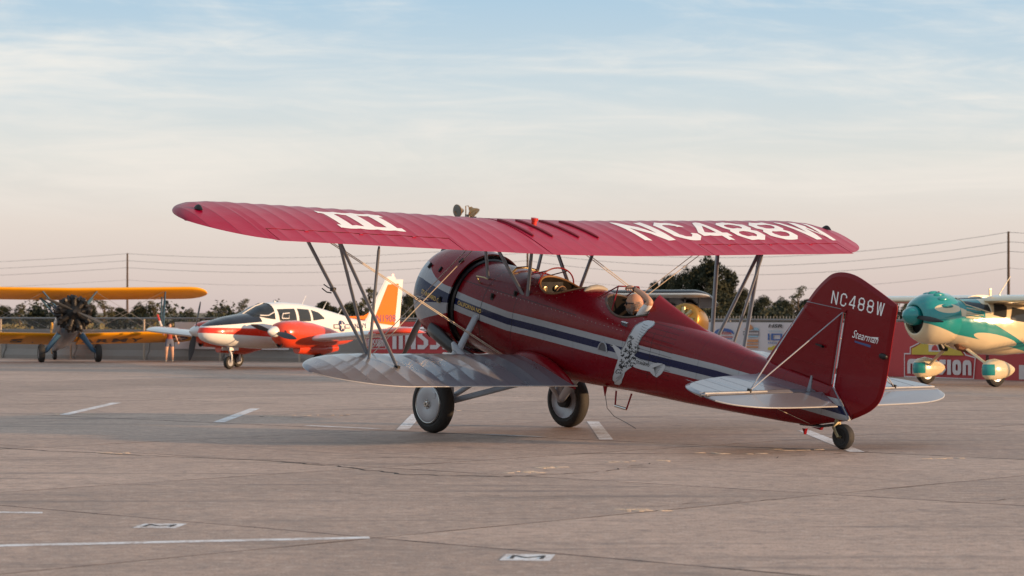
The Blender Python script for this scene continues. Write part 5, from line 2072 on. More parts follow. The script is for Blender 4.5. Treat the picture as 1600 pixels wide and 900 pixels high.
for sgn in (1, -1):
    w1 = plain_wing((.75, 1.75, .74, .4), (.45, 1.35, 5.6), sgn, .13, .075, .5)
    wo = w1.build('wing', M_tw, twin, ang=50)
    # orange outer panel, capped over the tip
    t_ = plain_wing((.24, 1.14, .74 + .075 * 3.95, 4.35), (.20, 1.11, 5.66), sgn, .165, .075, .52) if sgn < 0 else plain_wing((.53, 1.44, .74 + .075 * 3.8, 4.2), (.47, 1.38, 5.62), sgn, .145, .075, .52)
    t_.build('wing_tip_panel', M_tr, twin, ang=50)
    # nacelle
    NS = [(1.86, 1.32, .98, .17, 1.15), (1.74, 1.42, .80, .31, 1.14), (1.5, 1.48, .66, .40, 1.12), (1.0, 1.50, .62, .44, 1.10), (.3, 1.42, .64, .42, 1.05), (-.5, 1.26, .66, .34, .98), (-1.3, 1.02, .74, .18, .9), (-1.7, .92, .84, .05, .88)]
    m_ = MB()
    m_.rings([[(p[0], p[1] + sgn * 1.65, p[2]) for p in sec_ring(*s_)] for s_ in interp_secs(NS)])
    no = m_.build('engine_nacelle', M_tr, twin, ang=60)
    for yy in (-.27, .27):
        h_ = MB()
        h_.lathe([(0, .075), (.03, .085), (.03, .065), (-.04, .05), (-.04, 0)], (1.72, sgn * 1.65 + yy, 1.12), (1, 0, 0), 14)
        h_.build('air_intake', M_black, no)
    h_ = MB()
    h_.lathe([(0, .09), (.04, .10), (.04, .075), (-.05, .06), (-.05, 0)], (1.66, sgn * 1.65, .76), (1, 0, 0), 14)
    h_.build('air_intake', M_black, no)
    m_ = MB()
    m_.tube([(.9, sgn * 1.65, .62), (-.2, sgn * 1.62, .58), (-1.0, sgn * 1.62, .62)], [.15, .2, .10], 12)
    m_.build('gear_fairing', M_tr, no)
    m_ = MB()
    m_.lathe([(0, .17), (.08, .165), (.2, .12), (.30, .05), (.33, 0)], (1.86, sgn * 1.65, 1.15), (1, 0, 0), 20)
    m_.build('spinner', M_tw, no)
    blades(no, (1.94, sgn * 1.65, 1.15), .95, 2, {1: 1.35, -1: -.25}[sgn], simple('prop blade grey', (.06, .06, .065), .4, .3), wd=.075)
    wheel_parts(twin, (-.05, sgn * 1.72, .23), .23, .17)
    m_ = MB()
    m_.tube([(-.02, sgn * 1.62, .72), (-.05, sgn * 1.60, .23), (-.05, sgn * 1.72, .23)], [.05, .035, .03], 8)
    m_.build('gear_leg', M_tw, twin)
    # tailplane
    t_ = plain_wing((-5.2, .95, 1.18, .05), (-5.45, .65, 2.1), sgn, .09, .0, .25)
    t_.build('tailplane', M_tw, twin, ang=50)
# nose gear
wheel_parts(twin, (2.15, 0, .20), .20, .15)
m_ = MB()
m_.tube([(2.2, 0, .72), (2.15, .11, .42), (2.15, .11, .20)], [.05, .035, .02], 8)
m_.tube([(2.15, -.11, .42), (2.15, -.11, .20)], [.035, .02], 8)
m_.tube([(1.7, 0, .68), (2.15, 0, .42)], .02, 6)
m_.build('nose_gear_leg', M_greyl, twin)
for yy in (.16, -.16):
    m_ = MB()
    m_.box((2.1, yy, .62), (.4, .012, .10))
    m_.build('gear_door', M_tw, twin)
# fin
m_ = MB()
FN = [(-4.25, 1.42), (-5.32, 2.86), (-5.40, 2.92), (-5.78, 2.95), (-5.80, 2.86), (-6.22, 2.84), (-6.02, 1.18), (-5.4, 1.2)]
flat_surface(m_, [(x, 0, z) for x, z in FN], (0, 1, 0), .06)
fo_ = m_.build('fin', M_tw, twin, ang=20)
for sd_ in (1, -1):
    m_ = MB()
    FO = [(-4.55, 1.32), (-5.38, 2.66), (-5.94, 2.70), (-5.72, 1.24)]
    m_.add([(x, sd_ * .066, z) for x, z in FO], [(0, 1, 2, 3)])
    m_.build('fin_panel', M_to, fo_, sm=False)
    m_ = MB()
    m_.add([(-3.2, sd_ * .01, 1.60), (-4.25, sd_ * .01, 1.50), (-4.9, sd_ * .01, 1.9), (-4.2, sd_ * .01, 1.62)], [(0, 1, 2, 3)])
    m_.build('dorsal_fillet', M_to, fo_, sm=False)
    put_text('N1908', (lambda sd_: (lambda X, Y: (-4.78 - X if sd_ > 0 else -5.8 + X, sd_ * .072, 1.42 + Y)))(sd_), 1.0, .24, 'registration_text', simple('navy lettering', (.14, .05, .12), .5), fo_, bold=.01)
m_ = MB()
m_.lathe([(-.03, 0), (-.02, .035), (.03, .035), (.06, 0)], (-5.72, 0, 2.97), (0, 0, 1), 10)
bm_, bnt, bb = new_mat('lit red beacon')
bb.inputs['Base Color'].default_value = (.8, .15, .1, 1)
bb.inputs['Emission Color'].default_value = (1, .35, .22, 1)
bb.inputs['Emission Strength'].default_value = 2.5
m_.build('beacon', bm_, fo_)
# roundel with bars
def star(cx_, cz_, r, fn, nm, mat, parent):
    pts = [(cx_ + (r if k % 2 == 0 else r * .38) * sin(pi * k / 5), cz_ + (r if k % 2 == 0 else r * .38) * cos(pi * k / 5)) for k in range(10)]
    fit_poly(pts, [], fn, nm, mat, parent)
def tside(sd_, off):
    def f_(X, Z):
        for i in range(len(S) - 1):
            a, b_ = S[i], S[i + 1]
            if a[0] >= X >= b_[0]:
                q = (a[0] - X) / (a[0] - b_[0])
                zt, zb, w_, zc = [a[j] + (b_[j] - a[j]) * q for j in (1, 2, 3, 4)]
                k = min(abs(Z - zc) / ((zt - zc) if Z > zc else (zc - zb)), .995)
                return (X, sd_ * (w_ * (1 - k ** 2.3) ** (1 / 2.3) + off), Z)
        return (X, 0, Z)
    return f_
M_navy = simple('navy print', (.02, .03, .10), .5)
for sd_ in (1, -1):
    f0, f1, f2 = tside(sd_, .012), tside(sd_, .02), tside(sd_, .028)
    X0, Z0 = -2.55, 1.30
    ba = [(X0 - .46, Z0 - .08), (X0 + .46, Z0 - .08), (X0 + .46, Z0 + .06), (X0 - .46, Z0 + .06)]
    fit_poly(ba, [], f0, 'insignia_bar', M_navy, twin, [X0 + .1 * k for k in range(-6, 7)])
    ba = [(X0 - .43, Z0 - .055), (X0 + .43, Z0 - .055), (X0 + .43, Z0 + .035), (X0 - .43, Z0 + .035)]
    fit_poly(ba, [], f1, 'insignia_bar', M_bmag, twin, [X0 + .1 * k for k in range(-6, 7)])
    fit_poly([(X0 + .18 * cos(k * pi / 10), Z0 + .18 * sin(k * pi / 10)) for k in range(20)], [], f2, 'insignia_disc', M_navy, twin, [X0 + .1 * k for k in range(-3, 4)], [Z0 + .1 * k for k in range(-3, 4)])
    star(X0, Z0, .17, tside(sd_, .045), 'insignia_star', M_bmag, twin)
    put_text('NAVY', (lambda sd_, f_: (lambda X, Y: f_(-3.32 - X if sd_ > 0 else -4.0 + X, 1.22 + Y)))(sd_, f0), .7, .16, 'side_text', M_navy, twin, bold=.01)
for (xa, h_) in ((-1.1, .42), (-2.1, .36), (-2.9, .3)):
    m_ = MB()
    m_.tube([(xa, 0, 1.95 - .13 * abs(xa + .3)), (xa - .28, 0, 1.95 - .13 * abs(xa + .3) + h_)], [.014, .008], 6)
    m_.build('antenna', M_tw, twin)
m_ = MB()
m_.lathe([(0, .05), (.04, .04), (.06, 0)], (.1, 0, 2.06), (0, 0, 1), 10)
m_.build('cabin_vent', M_tw, twin)

# ---- yellow biplane, nose towards the camera
loc, rot = frame((-13.87, 77.0), (.29, -.957))
yel = empty('biplane', loc, (0, 0, rot[2]), 'yellow-winged radial engine biplane facing the camera at the left edge', 'airplane', scale=.90)
body = empty('airframe_mount', (0, 0, 0))
bpy.data.objects.remove(body)
Ry = Matrix.Rotation(-radians(11), 4, 'Y')
M_yel2 = paint('yellow orange dope', colr(.86, .36, .006), .5, .05)
M_bluf = paint('blue grey fuselage dope', colr(.13, .15, .19), .35, .5)
M_blues = paint('blue strut paint', colr(.05, .12, .20), .35, .4)
def ybuild(m_, name, mat, parent=yel, ang=50):
    m_.v = [tuple(Ry @ Vector(p)) for p in m_.v]
    return m_.build(name, mat, parent, ang=ang)
for sgn in (1, -1):
    w1 = plain_wing((.62, 1.5, 2.38, .0), (.62, 1.5, 4.9), sgn, .11, .012, .75, N=30, inc=.03)
    ybuild(w1, 'upper_wing', M_yel2)
    w1 = plain_wing((-.15, 1.48, .92, .4), (-.15, 1.48, 4.75), sgn, .11, .022, .7, N=30, inc=.03)
    ybuild(w1, 'lower_wing', M_yel2)
    for (a, b_) in (((.35, sgn * 3.35, 2.45), (-.40, sgn * 3.35, 1.12)), ((-.45, sgn * 3.35, 2.42), (-1.15, sgn * 3.35, 1.06)), ((.35, sgn * 3.35, 2.45), (-1.15, sgn * 3.35, 1.06))):
        m_ = MB()
        m_.tube([a, b_], .027, 8)
        ybuild(m_, 'interplane_strut', M_blues)
    for (a, b_) in (((.45, sgn * .95, 2.45), (.35, sgn * .35, 1.75)), ((-.55, sgn * .95, 2.42), (.30, sgn * .35, 1.75)), ((-.55, sgn * .95, 2.42), (-.55, sgn * .38, 1.72))):
        m_ = MB()
        m_.tube([a, b_], .03, 8)
        ybuild(m_, 'cabane_strut', M_blues)
    for (a, b_) in (((.1, sgn * .45, 1.05), (.35, sgn * 3.3, 2.45)), ((-.5, sgn * .45, 1.0), (-.45, sgn * 3.3, 2.42)), ((.40, sgn * .9, 2.42), (-.40, sgn * 3.3, 1.14)), ((-.5, sgn * .9, 2.42), (-1.1, sgn * 3.3, 1.1))):
        m_ = MB()
        m_.tube([a, b_], .006, 5)
        ybuild(m_, 'brace_wire', M_grey)
    # gear
    wheel_parts(yel, (0, sgn * .98, .32), .32, .22)
    m_ = MB()
    m_.tube([(.05, sgn * .38, .98), (0, sgn * .80, .42), (0, sgn * .95, .32)], [.11, .08, .05], 10)
    m_.build('gear_leg', M_blues, yel)
    m_ = MB()
    m_.box((-.02, sgn * .62, .70), (.015, .10, .5), Matrix.Rotation(sgn * .62, 3, 'X'))
    m_.build('gear_fairing', M_bluf, yel)
    m_ = plain_wing((-4.55, .95, 1.72, .05), (-4.8, .7, 1.65), sgn, .07, 0, .4)
    ybuild(m_, 'tailplane', M_yel2)
YS = [(1.25, 1.85, 1.05, .38, 1.46, 2), (1.0, 1.92, .95, .44, 1.45, 2), (.4, 1.95, .88, .45, 1.42, 2.3), (-.5, 1.98, .84, .42, 1.42, 2.5), (-1.6, 1.98, .86, .38, 1.45, 2.5), (-2.4, 1.80, .92, .32, 1.45, 2.4), (-3.6, 1.65, 1.08, .2, 1.42, 2.3), (-5.3, 1.45, 1.28, .04, 1.38, 2)]
m_ = MB()
m_.rings([sec_ring(*s_) for s_ in YS])
ybuild(m_, 'fuselage', M_bluf)
m_ = MB()
m_.rings([[(x, .03 * c, z) for (x, z) in [(-4.6, 1.5), (-4.95, 2.25), (-5.3, 2.42), (-5.65, 2.2), (-5.72, 1.6), (-5.4, 1.25)]] for c in (1, -1)])
ybuild(m_, 'fin', M_yel2)
m_ = MB()
m_.lathe([(1.18, 0), (1.18, .50), (1.26, .50), (1.28, .32), (1.50, .30), (1.62, .2), (1.72, .1), (1.80, .07), (1.80, 0)], (0, 0, 1.46), (1, 0, 0), 20)
eo = ybuild(m_, 'engine_crankcase', M_soot)
for k in range(9):
    a_ = 2 * pi * k / 9
    d = Vector((0, sin(a_), cos(a_)))
    cy = MB()
    prof = []
    for i in range(8):
        r0 = .24 + .032 * i
        prof += [(r0, .15), (r0 + .016, .15), (r0 + .017, .11), (r0 + .031, .11)]
    prof += [(.50, .15), (.62, .12), (.64, 0)]
    cy.lathe(prof, (1.42, 0, 1.46), d, 12)
    cy.tube([Vector((1.62, 0, 1.46)) + d * .50 + Vector((0, d.z, -d.y)) * .07, Vector((1.30, 0, 1.46)) + d * .64 - Vector((0, d.z, -d.y)) * .05], .055, 7)
    cy.tube([Vector((1.55, 0, 1.46)) + d * .40 - Vector((0, d.z, -d.y)) * .16, Vector((1.35, 0, 1.46)) + d * .62 - Vector((0, d.z, -d.y)) * .17], .05, 7)
    side_ = Vector((0, d.z, -d.y))
    cy.tube([Vector((1.42, 0, 1.46)) + d * .54 + side_ * .10, Vector((1.35, 0, 1.46)) + d * .57 + side_ * .16, Vector((1.2, 0, 1.46)) + d * .3 + side_ * .1], .04, 6)
    cy.tube([Vector((1.58, 0, 1.46)) + d * .26, Vector((1.50, 0, 1.46)) + d * .56], .018, 5)
    cy.box(Vector((1.42, 0, 1.46)) + d * .56 - side_ * .06, (.20, .09, .09), Matrix.Rotation(-a_, 3, 'X'))
    ybuild(cy, 'engine_cylinder', M_soot, eo)
pb = blades(yel, (1.86, 0, 1.46), 1.15, 2, 1.15, simple('worn prop metal', (.10, .095, .09), .4, .6), wd=.045)
for v in pb.data.vertices:
    v.co = Ry @ v.co
wheel_parts(yel, (-4.75, 0, .19), .19, .14, nm='tail_wheel')
m_ = MB()
m_.tube([(-4.6, 0, .42), (-4.75, .0, .28), (-4.75, .07, .14)], .03, 6)
m_.build('tail_wheel_leg', M_greyl, yel)
m_ = MB()
m_.lathe([(0, .09), (.02, .09), (.03, 0)], tuple(Ry @ Vector((.75, .45, 1.2))), (1, 0, 0), 10)
m_.build('landing_light', M_chrome, yel)
# army lettering under the lower wing
def under(y0_, x0_, sgn=1):
    # letters read from below and in front: runs towards +y (picture right), tops forward
    def f_(X, Y):
        y = y0_ + X
        x = x0_ + Y
        t = (-.15 - x) / 1.48
        z = .92 + (abs(y) - .4) * .022 + (af(t, 2) - .02 * sin(pi * t)) * 1.48 * .94 + (1 - t) * 1.48 * .03 - .012
        return tuple(Ry @ Vector((x, y, z)))
    return f_
for ch, y0_ in (('A', .55), ('R', 1.08), ('M', 1.62), ('Y', 2.24), ('U', -3.15), ('.', -2.60), ('S', -1.95), ('.', -1.2)):
    put_text(ch, under(y0_, -1.25 if ch != '.' else -1.2), (.44 if ch != 'M' else .52) if ch != '.' else .09, .62 if ch != '.' else .1, 'wing_letter', M_dk, yel, bold=.03)
uf = under(3.95, -.85)
fit_poly([(.36 * cos(k * pi / 10), .36 * sin(k * pi / 10)) for k in range(20)], [], uf, 'roundel_disc', M_navy, yel)
uf2 = lambda X, Y: tuple(Vector(uf(X, Y)) + Vector((0, 0, -.012)))
star(0, 0, .34, uf2, 'roundel_star', M_bmag, yel)
fit_poly([(.09 * cos(k * pi / 5), .09 * sin(k * pi / 5)) for k in range(10)], [], lambda X, Y: tuple(Vector(uf(X, Y)) + Vector((0, 0, -.024))), 'roundel_centre', M_redp, yel)

# ---- teal and cream radial cabin monoplane
loc, rot = frame((9.6, 52.6), (-.87, -.49))
ces = empty('cabin_monoplane', loc, rot, 'cream and teal high-wing radial engine airplane with wheel pants at the right edge', 'airplane', scale=.9)
TEAL = (.010, .235, .235)
CREAM = (.64, .53, .35)
def ces_col(nt, x, y, z, v):
    # teal upper nose sweeping down and aft, cream scallops inside it
    low = (x - .56).max(0.0) * .32 + 1.23 - ((x * -1.0 + .56).max(0.0) * .19)
    upp = ((x * -1.0 + .4).max(0.0) * -.15) + 1.65 - ((x * -1.0 - .4).max(0.0) * .33)
    A = x * .40 + 1.70
    band = (z < upp) * (x > -3.2)
    fore = (x > .42) + (x > -.28) * (z > A)
    teal = (z > low) * (band + fore).clamp()
    e1 = ((x - .80) / .36)
    e2 = ((z - 1.83) / .105)
    oval = ((e1 * e1 + e2 * e2) < 1.0)
    e3 = ((x + .62) / .66)
    e4 = ((z - 1.205 - x * .18) / .115)
    ov2 = ((e3 * e3 + e4 * e4) < 1.0)
    c = mixc(nt, teal, CREAM, TEAL)
    c = mixc(nt, (oval + ov2).clamp(), c, CREAM)
    return c
M_ces = paint('teal and cream paint', ces_col, .15, 1.0)
M_crm = paint('cream paint', colr(*CREAM), .2, .9)
M_pant = paint('cream paint with teal band', lambda nt, x, y, z, v: mixc(nt, (x > .13) * (z > .27) * (z < .53), CREAM, TEAL), .2, .8)
M_teal = paint('teal paint', colr(*TEAL), .2, .9)
CS = [(.48, 2.06, .98, .56, 1.55, 2.1), (.1, 2.07, .86, .60, 1.50, 2.3), (-.4, 2.09, .74, .62, 1.45, 2.5), (-1.2, 2.12, .70, .62, 1.42, 2.6), (-2.2, 2.06, .76, .56, 1.42, 2.5), (-3.2, 1.95, .90, .42, 1.42, 2.3), (-4.6, 1.70, 1.08, .24, 1.40, 2.1), (-6.2, 1.50, 1.25, .06, 1.38, 2)]
m_ = MB()
m_.rings([sec_ring(*s_, N=40) for s_ in interp_secs(CS, .1)])
m_.build('fuselage', M_ces, ces, ang=60)
m_ = MB()
m_.lathe([(.42, .585), (.46, .605), (.8, .62), (1.1, .585), (1.28, .50), (1.36, .41), (1.385, .36), (1.37, .335), (1.30, .34), (1.1, .45), (.5, .57)], (0, 0, 1.60), (1, 0, -.02), 48)
cowl2 = m_.build('engine_cowling', M_ces, ces, ang=60)
m_ = MB()
m_.lathe([(1.0, 0), (1.0, .40), (1.12, .44), (1.13, 0)], (0, 0, 1.60), (1, 0, 0), 24)
m_.build('engine_baffle', M_black, ces)
for k in range(5):
    m_ = MB()
    a_ = .5 + k * .35
    r0 = .625
    c0 = Vector((.80, (r0 - .035) * cos(a_), 1.6 + (r0 - .035) * sin(a_)))
    t0_ = Vector((0, -sin(a_), cos(a_)))
    m_.rings([[c0 + Vector((.17 * cos(pi * i / 10), 0, 0)) + (t0_ * (.06 * cos(2 * pi * q / 10)) + Vector((0, cos(a_), sin(a_))) * (.06 * sin(2 * pi * q / 10))) * sin(pi * max(.02, min(i / 10, .98))) for q in range(10)] for i in range(11)])
    m_.build('rocker_bump', M_teal, cowl2, ang=60)
m_ = MB()
m_.lathe([(1.26, .22), (1.36, .235), (1.50, .215), (1.62, .15), (1.69, .06), (1.71, 0)], (0, 0, 1.66), (1, 0, 0), 24)
spn = m_.build('spinner', M_teal, ces)
blades(ces, (1.44, 0, 1.66), 1.15, 2, 1.45, M_soot, wd=.05)
# windscreen and side windows follow the hull
def cs_side(X, Z, off=.01):
    for i in range(len(CS) - 1):
        a, b_ = CS[i], CS[i + 1]
        if a[0] >= X >= b_[0]:
            q = (a[0] - X) / (a[0] - b_[0])
            zt, zb, w_, zc, n_ = [a[j] + (b_[j] - a[j]) * q for j in (1, 2, 3, 4, 5)]
            k = min(abs(Z - zc) / ((zt - zc) if Z > zc else (zc - zb)), .999)
            return w_ * (1 - k ** n_) ** (1 / n_) + off
    return .5
def dense(pts, k=5):
    out = []
    for i in range(len(pts)):
        a, b_ = pts[i], pts[(i + 1) % len(pts)]
        out += [(a[0] + (b_[0] - a[0]) * q / k, a[1] + (b_[1] - a[1]) * q / k) for q in range(k)]
    return out
m_ = MB()
wr_ = []
for k in range(11):
    x = .20 - .66 * k / 10
    lo_ = 1.93 - .20 * (k / 10) ** 1.0      # the glass reaches lower towards the door pillar
    row = []
    for j in range(21):
        a_ = pi * j / 20
        z = lo_ + (2.075 + .03 * k / 10 - lo_) * sin(a_) ** .8
        y = cs_side(x, min(z, 2.04), .016) if abs(cos(a_)) > .999 else cs_side(x, min(z, 2.05), .016) * 1.0
        row.append((x, y * math.copysign(abs(cos(a_)) ** .35, cos(a_)), z))
    wr_.append(row)
m_.rings(wr_, closed=False)
wsc = m_.build('windscreen', M_glassd, ces, ang=60)
for sd_ in (1, -1):
    m_ = MB()
    m_.tube([(r_[0][0], sd_ * abs(r_[0][1]), r_[0][2] - .01) for r_ in wr_], .016, 6)
    m_.build('window_frame', M_crm, wsc)
m_ = MB()
m_.tube([(p[0] - .01, p[1], p[2]) for p in wr_[-1]], .02, 6)
m_.tube([(p[0], p[1], p[2] + .004) for p in wr_[0]], .012, 6)
m_.build('window_frame', M_crm, wsc)
for sd_ in (1, -1):
    f_ = (lambda sd_: (lambda X, Z: (X, sd_ * cs_side(X, Z, .012), Z)))(sd_)
    fit_poly(dense([(-.52, 1.68), (-.62, 1.94), (-.92, 1.92), (-.98, 1.88), (-.90, 1.63), (-.84, 1.61)]), [], f_, 'window', M_glassd, ces, [-1 + .1 * k for k in range(6)], [1.6 + .08 * k for k in range(6)])
    fit_poly(dense([(-1.02, 1.56), (-1.14, 1.86), (-1.55, 1.80), (-1.60, 1.58), (-1.5, 1.5)]), [], f_, 'window', M_glassd, ces, [-1.7 + .1 * k for k in range(8)], [1.4 + .08 * k for k in range(7)])
    for k in range(6):   # louvres
        z = 1.62 + k * .055
        lv = MB()
        xa, xb = .30 - .02 * k, -.28 + .03 * k
        lv.tube([(xa, sd_ * cs_side(xa, z, .008), z), ((xa + xb) / 2, sd_ * cs_side((xa + xb) / 2, z - .03, .008), z - .03), (xb, sd_ * cs_side(xb, z - .06, .008), z - .06)], .011, 5)
        lv.build('louvre', M_teal if k % 2 else M_crm, ces)
    w1 = plain_wing((-.42, 1.75, 1.95, .35), (-.50, 1.15, 5.6), sd_, .12, .012, .5, N=26)
    w1.build('wing', M_crm, ces, ang=50)
    # spring leg, wheel, pant
    m_ = MB()
    m_.tube([(.12, sd_ * .42, .86), (.06, sd_ * .85, .62), (.0, sd_ * 1.20, .40)], [.07, .06, .05], 8, flat=.4, flatdir=(1, 0, 0))
    m_.build('gear_leg', M_crm, ces)
    wheel_parts(ces, (0, sd_ * 1.27, .27), .27, .18)
    m_ = MB()
    PS = [(.36, .50, .30, .04, .40), (.33, .56, .22, .10, .38), (.22, .63, .15, .145, .36), (.02, .66, .14, .16, .36), (-.25, .60, .19, .14, .37), (-.44, .52, .26, .105, .38), (-.54, .46, .33, .06, .39)]
    m_.rings([[(p[0], p[1] + sd_ * 1.27, p[2]) for p in sec_ring(*s_)] for s_ in interp_secs(PS, .08)])
    m_.build('wheel_pant', M_pant, ces, ang=60)
    m_ = plain_wing((-5.2, 1.0, 1.5, .05), (-5.45, .7, 1.9), sd_, .08, 0, .3)
    m_.build('tailplane', M_crm, ces)
m_ = MB()
flat_surface(m_, [(x, 0, z) for x, z in [(-4.6, 1.6), (-5.4, 2.5), (-5.9, 2.55), (-6.35, 2.4), (-6.3, 1.4)]], (0, 1, 0), .05)
m_.build('fin', M_crm, ces, ang=20)
m_ = MB()
m_.tube([(.30, .18, 1.02), (.28, .30, .90), (.0, .42, .80)], [.06, .07, .05], 10)
m_.build('exhaust_stack', simple('rusty exhaust', (.20, .09, .05), .5, .7), ces)
m_ = MB()
m_.tube([(.62, 0, 1.02), (.55, .0, .90), (.40, 0, .86)], [.05, .08, .05], 10)
m_.build('oil_cooler', M_soot, ces)
for yy in (-.10, .10):
    m_ = MB()
    m_.lathe([(0, .03), (.05, .03), (.07, .0)], (.72, yy, 2.17), (0, 0, 1), 8)
    m_.build('vent_pipe', M_soot, cowl2)
m_ = MB()
m_.tube([(-.9, .3, 2.1), (-1.3, .3, 2.6)], [.014, .008], 6)
m_.build('antenna', M_crm, ces)
m_ = MB()
m_.box((-.55, .45, 2.22), (.06, .03, .18))
m_.build('wing_fitting', M_crm, ces)
wheel_parts(ces, (-5.7, 0, .14), .14, .1, nm='tail_wheel')
m_ = MB()
m_.tube([(-5.5, 0, 1.3), (-5.65, 0, .5), (-5.7, .07, .14)], .03, 6)
m_.build('tail_wheel_leg', M_crm, ces)

# ---- black winged airplane with gold cowl
loc, rot = frame((1.40, 61.0), (-.35, -.937))
blk = empty('black_wing_airplane', loc, rot, 'dark airplane with white wing leading edge and shining gold engine cowling behind the pilot', 'airplane', scale=.9)
M_bw = paint('black underside paint', colr(.018, .016, .018), .35, .4)
M_lew = paint('white leading edge paint', colr(.62, .60, .56), .3, .5)
M_gld = paint('polished gold cowl', colr(.34, .18, .04), .35, .1, metal=.6)
Ry2 = Matrix.Rotation(-radians(10), 4, 'Y')
def bbuild(m_, name, mat, parent=blk, ang=50):
    m_.v = [tuple(Ry2 @ Vector(p)) for p in m_.v]
    return m_.build(name, mat, parent, ang=ang)
for sgn in (1, -1):
    w1 = plain_wing((.55, 1.8, 2.10, .0), (.55, 1.8, 4.05), sgn, .12, .0, .55, N=30, inc=.03)
    wo = bbuild(w1, 'wing', M_bw)
    w2 = plain_wing((.575, .26, 2.115, .0), (.575, .26, 4.07), sgn, .30, .0, .50, N=30, inc=.10)
    bbuild(w2, 'wing_leading_edge', M_lew)
    for (a, b_) in (((.3, sgn * 2.5, 2.1), (.2, sgn * .4, 1.0)), ((-.6, sgn * 2.5, 2.1), (-.5, sgn * .4, 1.0))):
        m_ = MB()
        m_.tube([a, b_], .035, 8)
        bbuild(m_, 'wing_strut', M_bw)
    m_ = MB()
    m_.lathe([(.9, .0), (.9, .36), (.85, .42), (.5, .47), (.0, .45), (-.5, .3), (-.9, .08), (-.92, 0)], (0, sgn * 3.5, 1.45), (1, 0, 0), 22)
    nc_ = bbuild(m_, 'engine_cowling', M_gld)
    for k in range(7):
        a_ = 2 * pi * k / 7
        d = Vector((0, sin(a_), cos(a_)))
        cy = MB()
        cy.lathe([(.1 + .03 * i, .07 if i % 2 else .055) for i in range(8)], Vector((.95, sgn * 3.5, 1.45)), d, 8)
        bbuild(cy, 'engine_cylinder', M_brass, nc_)
    for zz in (1.74, 1.42, 1.30):
        m_ = MB()
        m_.tube([(.7, sgn * 3.09, zz - .05), (.95, sgn * 3.5, zz - .02), (.7, sgn * 3.91, zz - .05)], .03, 6)
        bbuild(m_, 'cowl_band', M_gld, nc_)
    for yy in (-.2, .2):
        m_ = MB()
        m_.tube([(.2, sgn * 3.5 + yy, 1.80), (.2, sgn * 3.5 + yy, 2.12)], .03, 6)
        bbuild(m_, 'engine_strut', M_bw)
    m_ = MB()
    m_.tube([(.2, sgn * 3.5, 1.1), (.1, sgn * 3.5, .35)], .04, 8)
    bbuild(m_, 'gear_leg', M_bw)
    wheel_parts(blk, (.1, sgn * 3.5, .32), .32, .2)
    m_ = plain_wing((-4.4, 1.0, 1.5, .05), (-4.6, .7, 1.9), sgn, .08, 0, .3)
    m_.build('tailplane', M_bw, blk)
m_ = MB()
m_.rings([sec_ring(*s_) for s_ in [(1.6, 1.55, 1.35, .1, 1.45), (1.5, 1.75, 1.1, .3, 1.42), (1.0, 1.95, .9, .42, 1.4), (-.8, 2.05, .85, .45, 1.4), (-3, 1.7, 1.0, .3, 1.4), (-5.2, 1.5, 1.3, .05, 1.4)]])
bbuild(m_, 'fuselage', M_bw)
m_ = MB()
flat_surface(m_, [(x, 0, z) for x, z in [(-4.2, 1.5), (-4.8, 2.3), (-5.4, 2.3), (-5.4, 1.3)]], (0, 1, 0), .04)
m_.build('fin', M_bw, blk, ang=20)
for k, ch in enumerate('51'):
    def f_(X, Y, k=k):
        y = 2.45 + k * .62 + X
        return tuple(Ry2 @ Vector((-.95 + Y, y, 2.10 - .055)))
    put_text(ch, f_, .34, .9, 'wing_letter', simple('dull gold lettering', (.20, .15, .10), .5), blk, bold=.02)

# ================================================================== LIGHT TOWER
lt = empty('light_tower', ((729 - 800) / 3834 * 62, 62, 0), label='portable floodlight tower with two bronze dish lamps showing above the red upper wing', cat='light tower')
M_brz = simple('bronze lamp housing', (.42, .24, .10), .35, .8)
M_lens = simple('grey lamp glass', (.16, .16, .145), .3, .1)
LH = CAM_H + (488 - 340) / 3834 * 62
m_ = MB()
m_.tube([(0, 0, 0), (0, 0, LH + .08)], [.06, .04], 10)
m_.build('mast', M_galv, lt)
m_ = MB()
m_.box((.0, 0, LH), (.50, .05, .05))
m_.build('cross_bar', M_black, lt)
m_ = MB()
m_.box((0, 0, .3), (1.2, .8, .5))
m_.box((0, 0, .65), (.7, .5, .25))
m_.build('generator_box', M_tw, lt)
for (dx, dz, dr) in ((-.20, .17, Vector((-.75, -.62, -.10))), (.16, .15, Vector((.55, -.30, -.78)))):
    dr.normalize()
    c_ = Vector((dx, 0, LH + dz))
    m_ = MB()
    m_.lathe([(-.13, 0), (-.13, .05), (-.09, .06), (-.05, .09), (-.01, .135), (.03, .165), (.05, .17), (.05, .0)], c_, dr, 24)
    lp = m_.build('lamp_housing', M_brz, lt)
    m_ = MB()
    m_.lathe([(.052, .160), (.058, .12), (.058, 0)], c_, dr, 24)
    m_.build('lamp_glass', M_lens, lp)
    m_ = MB()
    m_.tube([c_ + Vector((0, 0, -dz)), c_ + Vector((.10, 0, -.02)), c_ - dr * .05], .012, 6)
    m_.tube([c_ + Vector((0, 0, -dz)), c_ + Vector((-.10, 0, -.02)), c_ - dr * .05], .012, 6)
    m_.build('lamp_bracket', M_brz, lp)
m_ = MB()
m_.tube([(-.02, 0, LH), (-.02, 0, LH + .30), (.04, 0, LH + .30), (.10, 0, LH + .2), (.10, 0, LH)], .014, 6)
m_.build('lamp_bracket', M_brz, lt)

